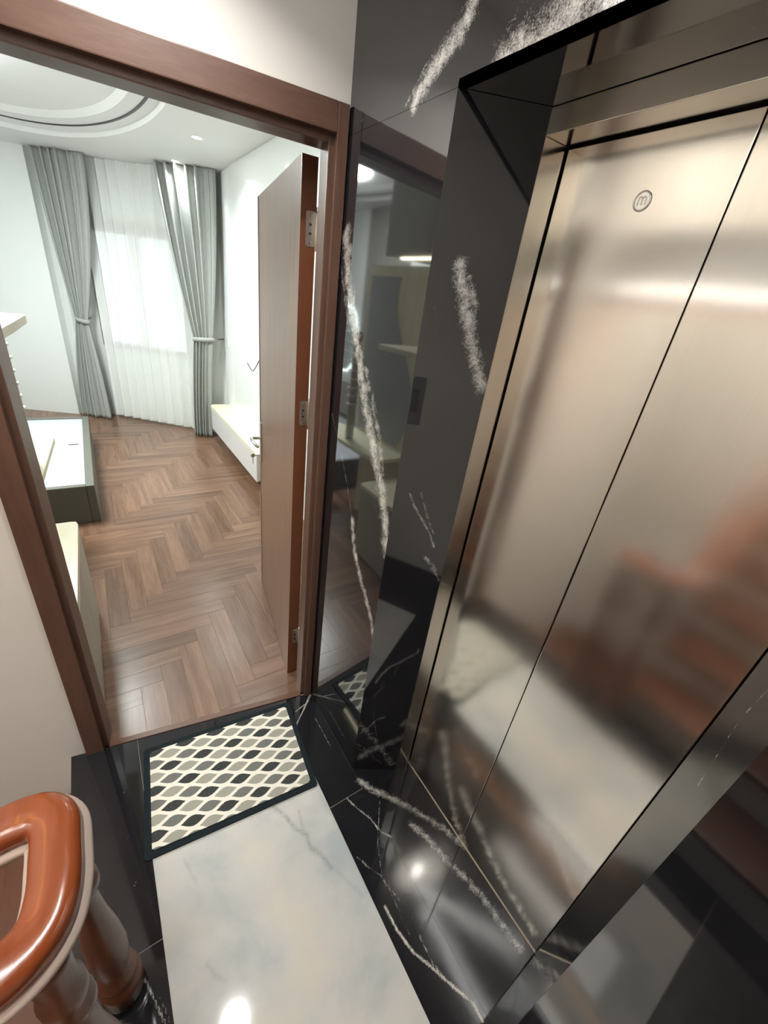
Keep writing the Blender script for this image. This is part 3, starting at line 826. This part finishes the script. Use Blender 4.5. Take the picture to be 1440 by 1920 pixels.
# ------------------------------------------------------------------ door mat
mt = tag(empty('door_mat', (-0.449, -0.1875, 0.0), math.radians(-5.6)), 'small black bordered door mat with grey and white wavy diamond weave', 'door mat')
def mbox(name, hx, hy, z0, z1, mat, bev):
    bm = prism_bm([(-hx, -hy), (hx, -hy), (hx, hy), (-hx, hy)], z0, z1)
    ed = [e for e in bm.edges if abs(e.verts[0].co.z-e.verts[1].co.z) > 1e-4]
    bmesh.ops.bevel(bm, geom=ed, offset=0.006, segments=3, affect='EDGES')
    o = link(name, bm_mesh(bm, name), mat, mt); return o
mbox('mat_binding', 0.3125, 0.2125, 0.0005, 0.0065, RUG_B, 0.002)
mbox('mat_weave', 0.289, 0.190, 0.0066, 0.0100, RUG, 0.001)

# ------------------------------------------------------------------ stair railing
sr = tag(empty('stair_railing', (-0.86, -0.76, 0)), 'glossy orange brown wooden handrail turning round the stairwell on dark newel posts', 'railing')
ZR = 0.875
path = [(-2.2, -0.650, ZR-0.86), (-1.5, -0.650, ZR-0.36), (-1.12, -0.648, ZR-0.09), (-0.99, -0.645, ZR-0.025), (-0.925, -0.645, ZR-0.004), (-0.878, -0.652, ZR), (-0.852, -0.680, ZR), (-0.848, -0.735, ZR), (-0.849, -0.790, ZR), (-0.862, -0.838, ZR), (-0.895, -0.868, ZR+0.006), (-0.945, -0.880, ZR+0.02), (-1.02, -0.885, ZR+0.05), (-1.2, -0.886, ZR+0.16), (-1.6, -0.886, ZR+0.45), (-2.2, -0.886, ZR+0.88)]
path = smooth_path([(p[0], p[1]+0.018, p[2]) for p in path], 8)
prof = []
for k in range(15):
    a = math.pi*k/14
    prof.append((0.038*math.copysign(abs(math.cos(a))**0.62, math.cos(a)), 0.004+0.024*abs(math.sin(a))**0.8))
prof += [(-0.0395, -0.006), (-0.034, -0.010), (0.034, -0.010), (0.0395, -0.006)]
o = P_(link('handrail', bm_mesh(sweep_bm(path, prof), 'handrail'), RAIL_W, None, True), sr)
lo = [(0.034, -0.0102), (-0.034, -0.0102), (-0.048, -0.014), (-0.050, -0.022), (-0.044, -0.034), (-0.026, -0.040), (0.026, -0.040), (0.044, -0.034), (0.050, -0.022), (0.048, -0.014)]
P_(link('rail_sheen_band', bm_mesh(sweep_bm(path, lo), 'rail_sheen_band'), RAIL_SHEEN, None, True), sr)
def post(x, y, z0, z1):
    h = z1-z0
    pr = [(0.052, 0.0), (0.052, 0.10*h), (0.042, 0.115*h), (0.046, 0.13*h), (0.046, 0.15*h), (0.034, 0.17*h), (0.040, 0.24*h), (0.044, 0.32*h), (0.040, 0.42*h), (0.030, 0.55*h), (0.026, 0.66*h), (0.030, 0.70*h), (0.038, 0.72*h), (0.038, 0.75*h), (0.030, 0.77*h), (0.036, 0.80*h), (0.036, 0.83*h), (0.028, 0.86*h), (0.032, 0.95*h), (0.034, h)]
    return P_(lathe('newel_post', pr, (x, y, z0), NEWEL_W, None, 28), sr)
post(-0.862, -0.650, 0.0, ZR-0.036)
post(-0.872, -0.840, 0.0, ZR-0.033)
for k in range(1, 5):
    x = -0.99-0.26*k+0.13
    sc_ = lambda y, z0, z1: P_(lathe('baluster', [(0.022, 0), (0.022, 0.12*(z1-z0)), (0.014, 0.16*(z1-z0)), (0.020, 0.35*(z1-z0)), (0.013, 0.6*(z1-z0)), (0.018, 0.8*(z1-z0)), (0.014, 0.86*(z1-z0)), (0.018, z1-z0)], (x, y, z0), NEWEL_W, None, 14), sr)
    sc_(-0.650, -0.19*k, ZR-0.036-0.09-0.71*(-1.12-x)*1.0 if x < -1.12 else ZR-0.11)
    sc_(-0.886, 0.182*k, ZR-0.03+0.16+0.72*(-1.2-x))

# ------------------------------------------------------------------ stairs
def stairs(name, label, y0, y1, sign, n, x_first):
    st = tag(empty(name, (-1.5, (y0+y1)/2, 0)), label, 'staircase')
    rise = 0.182 if sign > 0 else -0.20
    for k in range(1, n+1):
        x1 = x_first-0.26*(k-1); x0 = x1-0.26
        z = rise*k
        if sign > 0:
            P_(box('riser', x0-0.02, x1, y0, y1, z-rise-(0.0 if k == 1 else 0.06), z-0.03, RISER, None), st)
            P_(box('tread', x0-0.02, x1+0.02, y0, y1, z-0.03, z, TREAD_W, None, 0.006), st)
        else:
            P_(box('riser', x0, x1, y0, y1, z-0.25, z-0.03, RISER, None), st)
            P_(box('tread', x0-0.0, x1, y0, y1, z-0.03, z, TREAD_W, None, 0.004), st)
    return st
stairs('staircase', 'stair flight with brown wooden treads and white risers going up behind the handrail', -2.045, -0.845, 1, 8, -0.99)
sd = stairs('staircase', 'stair flight with brown wooden treads going down beside the white wall', -0.705, 0.148, -1, 7, -0.99)
sd.name = 'staircase.001'
# ------------------------------------------------------------------ landing lights
def area_light(name, loc, size, power, col, parent=None, rot=None, shape='DISK', sy=None):
    l = bpy.data.lights.new(name, 'AREA'); l.shape = shape; l.size = size
    if sy: l.size_y = sy
    l.energy = power; l.color = col
    o = bpy.data.objects.new(name, l); COL.objects.link(o); o.location = loc
    if rot: o.rotation_euler = rot
    return o
def downlight(x, y, z, label, power, col, group):
    d = tag(empty('downlight', (x, y, z)), label, 'downlight', group)
    link('trim_ring', bm_mesh(lathe_bm([(0.050, 0.0), (0.050, -0.004), (0.046, -0.006), (0.036, -0.004), (0.034, 0.0)], 32), 'trim_ring'), WHITE_P, d)
    link('diffuser', bm_mesh(lathe_bm([(0.0335, 0.0), (0.0335, -0.0028), (0.030, -0.0032)], 32), 'diffuser'), SPOT_E, d)
    l = area_light('lamp', (0, 0, -0.012), 0.06, power, col); l.parent = d
    l.data.spread = math.radians(130)
    return d
WHT = (1.0, 0.965, 0.91); COOL = (0.93, 1.0, 0.975)
downlight(-0.555, -0.30, H_C, 'round white downlight in the landing ceiling nearest the bedroom door', SPOT_CORRIDOR, WHT, None)
wl = tag(empty('stair_beam', (-1.31, -1.0, 2.0)), 'white beam across the stairwell with orange wood underside and LED lines', 'beam')
P_(box('beam', -1.36, -1.27, -2.049, 0.19, 2.0, 2.30, WALL_C), wl)
P_(box('underside', -1.36, -1.27, -2.049, 0.19, 1.985, 1.9995, RAIL_W), wl)
P_(box('led_strip', -1.304, -1.294, -1.95, 0.15, 1.979, 1.9845, emit('led_strip_amber', (1.0, 0.46, 0.15), 26.0)), wl)
P_(box('lip', -1.278, -1.27, -2.049, 0.19, 1.958, 1.9845, WALL_C), wl)  # lip added so the amber strip stays hidden from the elevator door
P_(box('lip', -1.36, -1.352, -2.049, 0.19, 1.958, 1.9845, WALL_C), wl)
P_(box('led_strip', -1.2695, -1.265, -1.95, 0.15, 2.035, 2.047, emit('led_strip_white', (1.0, 0.97, 0.92), 5.0)), wl)
sl = tag(empty('stair_fill_panel', (-2.35, -1.0, 4.0)), 'large unseen fill panel added high above the stairs', 'light panel')  # unseen panel added to brighten the landing and stairwell
P_(box('panel_frame', -3.05, -1.65, -1.75, -0.25, 3.965, 3.999, WHITE_P, None, 0.004), sl)
P_(box('diffuser', -3.0, -1.7, -1.7, -0.3, 3.958, 3.9645, emit('stair_fill_glow', (1.0, 0.965, 0.91), 11.0)), sl)
def led(name, a, b, w, z, label):
    A = Vector(a); B = Vector(b); d = (B-A).normalized(); n = Vector((-d.y, d.x))*w/2
    r = tag(empty(name, ((a[0]+b[0])/2, (a[1]+b[1])/2, z)), label, 'LED light')
    poly = [(A+n), (A-n), (B-n), (B+n)]
    P_(prism('profile', [tuple(p) for p in [A+n*1.4, A-n*1.4, B-n*1.4, B+n*1.4]], z-0.004, z-0.0005, WHITE_P), r)
    P_(prism('diffuser', [tuple(p) for p in poly], z-0.008, z-0.0042, LED_E), r)
led('led_profile', (-0.46, -0.50), (-0.46, -1.30), 0.022, H_C, 'straight slim LED light set along the landing ceiling')
led('led_profile', (-0.50, -0.40), (-0.98, -1.16), 0.022, H_C, 'slanting slim LED light set across the landing ceiling')

# ------------------------------------------------------------------ bedroom lights
downlight(0.285, 3.08, H_B, 'bright round downlight in the bedroom ceiling above the console', SPOT_ROOM, COOL, 'bedroom downlights')
downlight(0.30, 4.12, H_B, 'bright round downlight in the bedroom ceiling close to the curtain', SPOT_ROOM, COOL, 'bedroom downlights')
downlight(0.27, 1.75, H_B, 'bright round downlight in the bedroom ceiling over the open door', SPOT_ROOM, COOL, 'bedroom downlights')
cl = tag(empty('room_fill_lamp', (-1.30, 2.75, H_B+0.06)), 'large round fill lamp added in the bedroom ceiling recess, out of view', 'fill lamp')  # lamp added out of view to light the bedroom
link('lamp_body', bm_mesh(lathe_bm([(0.36, 0), (0.36, -0.03), (0.34, -0.035)], 40), 'lamp_body'), WHITE_P, cl)
link('diffuser', bm_mesh(lathe_bm([(0.33, -0.0352), (0.32, -0.05), (0.26, -0.062), (0.1, -0.066)], 40), 'diffuser'), ROOM_FILL_E, cl)

# ------------------------------------------------------------------ curtains
ZTOP, ZTIE = H_B-0.005, 1.18
def sstep(t): t = max(0.0, min(1.0, t)); return t*t*(3-2*t)
def drape(spans, folds, amp, seed, flat=None):
    rng = random.Random(seed); nv = 64; nu = folds*10
    ph = [rng.uniform(-0.5, 0.5) for _ in range(folds+1)]; am = [rng.uniform(0.7, 1.25) for _ in range(folds+1)]
    V = []; F = []
    (t0, t1), (m0, m1), (b0, b1) = spans
    for j in range(nv+1):
        z = ZTOP*(1-j/nv)+0.006*(j/nv)
        if z > ZTIE:
            k = 1-(z-ZTIE)/(ZTOP-ZTIE); kk = k**1.25
            c0 = t0+(m0-t0)*kk; c1 = t1+(m1-t1)*(k**1.7)
            sq = 1-0.5*k**2
        else:
            k = (ZTIE-z)/ZTIE; kk = 1-(1-k)**1.6
            c0 = m0+(b0-m0)*kk; c1 = m1+(b1-m1)*kk; sq = 0.5+0.3*kk
        for i in range(nu+1):
            u = i/nu; f = u*folds
            ii = int(min(f, folds-1e-6))
            a = amp*am[ii]*sq
            w = math.sin(2*math.pi*f+ph[ii]*0.4*math.sin(math.pi*(f-ii)))
            w = math.copysign(abs(w)**0.75, w)
            if flat and u > flat[0] and u < flat[1]: w *= 0.25
            c = c0+(c1-c0)*(u+0.27/folds*math.sin(4*math.pi*f))
            x, y = CP(c, 0.068+a*w)
            V.append((x, y, z))
    W1 = nu+1
    for j in range(nv):
        for i in range(nu):
            F.append((j*W1+i, j*W1+i+1, (j+1)*W1+i+1, (j+1)*W1+i))
    me = bpy.data.meshes.new('drape'); me.from_pydata(V, [], F); me.update()
    o = link('drape', me, DRAPE, None, True)
    so = o.modifiers.new('cloth', 'SOLIDIFY'); so.thickness = 0.0025
    return o
def curtain(spans, folds, amp, seed, label, flat, hook_c):
    cc = (spans[0][0]+spans[0][1])/2
    r = tag(empty('curtain', CP(cc, 0.05)+(0.0,)), label, 'curtain', 'grey tied back curtains')
    P_(drape(spans, folds, amp, seed, flat), r)
    m0, m1 = spans[1]; mc = (m0+m1)/2; hw = (m1-m0)/2+0.016
    ring = []
    for k in range(28):
        a = 2*math.pi*k/28
        ring.append((*CP(mc+hw*math.cos(a), 0.068+0.05*math.sin(a)), ZTIE+0.012*math.cos(a)*(1 if hook_c > mc else -1)))
    P_(link('tie_back', bm_mesh(sweep_bm(ring, [(-0.003, -0.022), (0.003, -0.022), (0.004, 0.0), (0.003, 0.022), (-0.003, 0.022)], closed=True), 'tie_back'), DRAPE, None, True), r)
    p0 = (*CP(hook_c, WOFF+0.001), ZTIE+0.01); p1 = (*CP(hook_c, 0.055), ZTIE+0.01)
    P_(tube('tie_hook', [p0, p1, (*CP(hook_c+0.001, 0.07), ZTIE+0.028)], 0.008, CHROME), r)
curtain(((0.06, 0.61), (0.185, 0.315), (0.02, 0.40)), 6, 0.062, 3, 'grey curtain tied back at the left side of the bedroom window', (0.68, 0.97), 0.17)
curtain(((1.40, 2.03), (1.67, 1.90), (1.60, 1.82)), 6, 0.062, 11, 'grey curtain tied back at the right side of the bedroom window by the console', (0.80, 0.98), 1.915)
def sheer():
    rng = random.Random(5); nv = 24; folds = 11; nu = folds*10; V = []; F = []
    am = [rng.uniform(0.6, 1.2) for _ in range(folds)]
    for j in range(nv+1):
        z = ZTOP*(1-j/nv)+0.035*(j/nv)
        for i in range(nu+1):
            f = i/nu*folds; ii = int(min(f, folds-1e-6))
            w = math.sin(2*math.pi*f)
            c = 0.36+1.34*(i/nu+0.06/folds*math.sin(4*math.pi*f))
            x, y = CP(c, -0.078+0.032*am[ii]*w*(0.8+0.25*j/nv))
            V.append((x, y, z))
    W1 = nu+1
    for j in range(nv):
        for i in range(nu): F.append((j*W1+i, j*W1+i+1, (j+1)*W1+i+1, (j+1)*W1+i))
    me = bpy.data.meshes.new('sheer_curtain'); me.from_pydata(V, [], F); me.update()
    return link('sheer_curtain', me, SHEER, None, True)
tag(sheer(), 'white sheer curtain hanging in soft folds across the bright window', 'curtain')

# ------------------------------------------------------------------ console along the right wall
tv = tag(empty('tv_console', (0.57, 3.2, 0.15)), 'floating pale oak console with white drawer fronts on the right bedroom wall', 'console')
P_(box('body', 0.470, XW-0.001, 2.25, 4.00, 0.165, 0.405, PALE_W, None, 0.004), tv)
poly = [(XW-0.001, 2.24), (XW-0.001, 4.05)]
for k in range(7):
    a = math.radians(90+15*k); poly.append((0.51+0.06*math.cos(a), 3.99+0.06*math.sin(a)))
poly += [(0.45, 2.24)]
P_(prism('top', poly, 0.405, 0.442, PALE_W, None, 0.003), tv)
for ya, yb in ((2.25, 3.16), (3.164, 3.99)):
    P_(box('drawer', 0.452, 0.470, ya, yb, 0.158, 0.400, LAM_W, None, 0.003), tv)
tag(box('gloss_panel', XW-0.012, XW-0.0005, 1.2, 3.72, 0.4425, H_B-0.001, plain('gloss_white_panel', (0.80, 0.82, 0.80), 0.12, var=0.01), None, 0.001), 'glossy white panel on the bedroom wall above the console', 'wall panel')
so_ = tag(empty('socket_plate', (XW, 4.0, 1.185)), 'small white socket plate on the bedroom wall beside the curtain', 'socket')
P_(box('plate', XW-0.010, XW-0.0005, 3.955, 4.035, 1.125, 1.245, WHITE_P, None, 0.003), so_)
P_(box('insert', XW-0.0125, XW-0.0101, 3.972, 4.018, 1.155, 1.215, LAM_W, None, 0.002), so_)
cab = smooth_path([(XW-0.013, 2.84, 1.17), (XW-0.03, 2.86, 1.12), (XW-0.045, 2.90, 1.07), (XW-0.05, 2.95, 1.055), (XW-0.05, 3.02, 1.075), (XW-0.055, 3.08, 1.105)], 6)
tag(tube('cable', cab, 0.004, BLACK_P), 'short loose black cable ends sticking out of the white wall panel', 'cable')

# ------------------------------------------------------------------ bed
bd = tag(empty('bed', (-1.5, 3.15, 0)), 'low dark grey bed base with a bare pale platform', 'bed')
BX0, BX1, BY0, BY1, BZ = -2.24, -0.80, 2.21, 4.12, 0.31
P_(box('side_rail', BX1-0.055, BX1, BY0, BY1, 0.0, BZ, BED_G, None, 0.010), bd)
P_(box('side_rail', BX0, BX0+0.055, BY0, BY1, 0.0, BZ, BED_G, None, 0.010), bd)
P_(box('foot_rail', BX0+0.055, BX1-0.055, BY0, BY0+0.05, 0.0, BZ-0.001, BED_G, None, 0.010), bd)
P_(box('head_rail', BX0+0.055, BX1-0.055, BY1-0.06, BY1, 0.0, BZ-0.001, BED_G, None, 0.010), bd)
for xa, xb in ((BX0+0.056, -1.521), (-1.519, BX1-0.056)):
    pl_ = P_(box('platform_board', xa, xb, BY0+0.051, BY1-0.061, 0.262, 0.298, BED_T, None, 0.003), bd)
P_(prism('grip_slot_shade', [(-0.93+0.045*math.cos(a)*(1)+0.0, 3.22+0.013*math.sin(a)) for a in [2*math.pi*k/20 for k in range(20)]], 0.2975, 0.2988, DARK), bd)  # flat dark disc, its colour standing in for the shaded hand hole
hb = tag(empty('headboard', (XL+0.06, 3.2, 0)), 'low padded headboard against the left bedroom wall', 'headboard')
for k in range(3):
    P_(box('pad', XL+0.001, XL+0.055, 2.25+0.62*k, 2.25+0.62*k+0.61, 0.32, 0.78, HEAD_F, None, 0.018), hb)

# ------------------------------------------------------------------ built-in unit left of the doorway
def wavy(x_edge, x_back, y0, y1, amp=0.03, n=20, ph=0.0):
    pts = [(x_back, y0)]
    for k in range(n+1):
        y = y0+(y1-y0)*k/n
        pts.append((x_edge-amp*0.5*(1-math.cos(2*math.pi*k/n+ph)), y))
    pts.append((x_back, y1)); return pts
YI = yd(-0.86, 0.12)+0.03
lc = tag(empty('low_cabinet', (-1.08, 0.7, 0)), 'low pale oak cabinet just inside the bedroom doorway on the left', 'cabinet')
P_(box('body', -1.29, -0.872, YI+0.075, 1.065, 0.0, 0.57, PALE_V, None, 0.003), lc)
P_(prism('top', [(-1.292, YI+0.07), (-0.868, YI+0.03), (-0.860, YI+0.07), (-0.857, 0.8), (-0.856, 1.05), (-0.864, 1.078), (-0.89, 1.085), (-1.295, 1.085)], 0.57, 0.602, PALE_W, None, 0.003), lc)
P_(box('door', -0.872, -0.858, YI+0.055, 0.68, 0.02, 0.565, LAM_G, None, 0.002), lc)
P_(box('door', -0.872, -0.858, 0.684, 1.06, 0.02, 0.565, LAM_G, None, 0.002), lc)
uc = tag(empty('tall_cabinet', (-1.1, 0.75, 2.07)), 'tall greige wall cabinet under the bedroom ceiling beside the doorway', 'cabinet')
P_(box('body', -1.29, -0.915, YI+0.075, 1.14, 2.07, H_B-0.002, LAM_G, None, 0.002), uc)
for ya, yb in ((YI+0.077, 0.718), (0.722, 1.138)):
    dd = P_(box('door', -0.914, -0.897, ya, yb, 2.065, H_B-0.004, LAM_G, None, 0.002), uc)
P_(box('led_strip', -1.0, -0.985, YI+0.1, 1.1, 2.062, 2.0698, LED_Y), uc)
P_(box('back_panel', -1.305, -1.29, YI+0.085, 1.95, 0.76, 2.07, PALE_V), uc)
sh = tag(prism('oak_shelf', [(-1.289, YI+0.08), (-0.90, YI+0.03), (-0.872, 0.75), (-0.858, 1.03), (-0.868, 1.055), (-1.289, 1.07)], 1.552, 1.582, PALE_W, None, 0.002), 'pale oak wall shelf jutting out left of the doorway', 'shelf')
pts = [(1.30, 0.78)]
for k in range(21):
    z = 0.78+1.22*k/20; pts.append((1.30+0.16*math.sin(z*4.2)+0.05*(z-0.78), z))
pts += [(1.90, 2.0), (1.90, 0.78)]
tag(extr('wavy_mirror', [(-1.2895, y, z) for y, z in pts], (0.006, 0, 0), GREYP), 'grey wavy edged mirror panel above the desk', 'mirror')
dk = tag(empty('desk', (-1.5, 1.7, 0)), 'pale oak desk with rounded corner reaching over the bed foot', 'desk')
poly = [(-2.25, 1.12), (-1.02, 1.12), (-0.985, 1.3), (-0.972, 1.6)]
for k in range(9):
    a = math.radians(0+11.25*k); poly.append((-1.07+0.118*math.cos(a), 2.03+0.118*math.sin(a)))
poly += [(-1.2, 2.11), (-1.31, 1.85), (-1.42, 1.60), (-1.55, 1.555), (-2.25, 1.55)]
P_(prism('top', poly, 0.72, 0.752, PALE_W, None, 0.003), dk)
P_(box('panel_leg', -1.28, -1.25, 1.15, 1.75, 0.0, 0.72, PALE_V, None, 0.002), dk)
P_(box('panel_leg', -2.24, -2.21, 1.15, 1.53, 0.0, 0.72, PALE_V, None, 0.002), dk)
rk = tag(empty('shelf_rack', (-1.1, 1.66, 0.752)), 'narrow grey rack with white ledges standing on the desk', 'rack')
P_(box('upright', -1.09, -1.022, 1.63, 1.65, 0.752, 1.60, LAM_G, None, 0.004), rk)
for k in range(9):
    z = 1.575-0.0655*k
    P_(box('ledge', -1.10, -1.008, 1.615, 1.665, z-0.006, z+0.006, WHITE_P, None, 0.003), rk)
ch = tag(empty('desk_chair', (-1.62, 2.02, 0)), 'grey desk chair with black frame at the desk', 'chair')
P_(box('seat', -1.86, -1.42, 1.62, 2.02, 0.42, 0.47, CHAIR_F, None, 0.015), ch)
P_(box('backrest', -1.86, -1.42, 2.02, 2.06, 0.80, 1.28, CHAIR_F, None, 0.015), ch)
P_(link('back_frame', bm_mesh(sweep_bm([(-1.88, 2.04, 0.78), (-1.88, 2.04, 1.30), (-1.40, 2.04, 1.30), (-1.40, 2.04, 0.78)], circ(0.013, 8), closed=True, up=Vector((0, 1, 0))), 'back_frame'), BLACK_P), ch)
for x in (-1.84, -1.44):
    for y in (1.65, 2.03):
        P_(tube('leg', [(x, y, 0.0), (x, y, 0.42 if y < 2 else 0.85)], 0.012, BLACK_P, None, 8), ch)
# left wall: fluted panel, LED line and LED rimmed mirror (seen in the polished marble)
fp = tag(empty('fluted_panel', (XL, 3.3, 1.5)), 'fluted grey brown panelling on the left bedroom wall', 'wall panel')
for k in range(12):
    y = 2.80+0.075*k
    P_(box('flute', XL+0.001, XL+0.022, y, y+0.062, 0.8, H_B-0.01, FLUTE, None, 0.006), fp)
tag(box('led_strip', XL+0.001, XL+0.018, 3.372-0.6, 3.390-0.6, 0.95, 2.08, LED_W), 'thin upright white LED line beside the fluted panel', 'LED light')
lm = tag(empty('led_mirror', (XL+0.01, 4.3, 1.3)), 'rounded mirror with a glowing white LED rim on the left bedroom wall', 'mirror')
def rrect(y0, y1, z0, z1, r, n=8):
    pts = []
    for cy, cz, a0 in ((y1-r, z1-r, 0), (y0+r, z1-r, 90), (y0+r, z0+r, 180), (y1-r, z0+r, 270)):
        for k in range(n+1):
            a = math.radians(a0+90*k/n); pts.append((cy+r*math.cos(a), cz+r*math.sin(a)))
    return pts
P_(extr('mirror_glass', [(XL+0.001, y, z) for y, z in rrect(3.83, 4.85, 0.92, 1.72, 0.22)], (0.012, 0, 0), MIRROR), lm)
P_(link('led_rim', bm_mesh(sweep_bm([(XL+0.012, y, z) for y, z in rrect(3.82, 4.86, 0.91, 1.73, 0.23)], [(-0.014, -0.008), (0.014, -0.008), (0.014, 0.008), (-0.014, 0.008)], closed=True, up=Vector((1, 0, 0))), 'led_rim'), LED_W), lm)
for k in range(5):
    P_(box('mirror_bar', XL+0.0135, XL+0.017, 3.86, 4.82, 1.05+0.125*k, 1.06+0.125*k, LAM_W), lm)
gd = LW(0.62); gd2 = Vector((-0.463, -0.886, 0))
gl = tag(empty('gold_disc', (gd[0], gd[1], 2.28)), 'round gold wall disc high on the far white wall', 'wall decor')
rotd = Vector((0, 0, 1)).rotation_difference(gd2).to_matrix().to_4x4()
P_(lathe('disc', [(0.20, 0.002), (0.20, 0.012), (0.17, 0.016), (0.05, 0.016)], (gd[0], gd[1], 2.28), GOLD, None, 40, rotd), gl)
P_(lathe('rim', [(0.255, 0.001), (0.255, 0.022), (0.235, 0.026), (0.205, 0.014), (0.204, 0.001)], (gd[0], gd[1], 2.28), GOLD, None, 40, rotd), gl)
# ------------------------------------------------------------------ call panel on the slanted marble
cpn = tag(empty('call_panel', (0.02, -0.45, 1.54)), 'slim dark glass call panel on the slanted black marble beside the elevator', 'call panel')
TX, TY, QX, QY = 0.8639, -0.5036, -0.5036, -0.8639
def on_splay(a, off, z): return (TX*a+QX*off, YA+TY*a+QY*off, z)
CALL_G = plain('call_panel_glass', (0.020, 0.020, 0.026), 0.12)
CALL_D = plain('call_panel_display', (0.006, 0.006, 0.014), 0.08)
P_(extr('plate', [on_splay(a, 0.0003, z) for a, z in ((0.003, 1.535), (0.036, 1.535), (0.036, 1.655), (0.003, 1.655))], (QX*0.002, QY*0.002, 0), CALL_G), cpn)
P_(extr('display', [on_splay(a, 0.0024, z) for a, z in ((0.006, 1.568), (0.022, 1.568), (0.022, 1.625), (0.006, 1.625))], (QX*0.0008, QY*0.0008, 0), CALL_D), cpn)
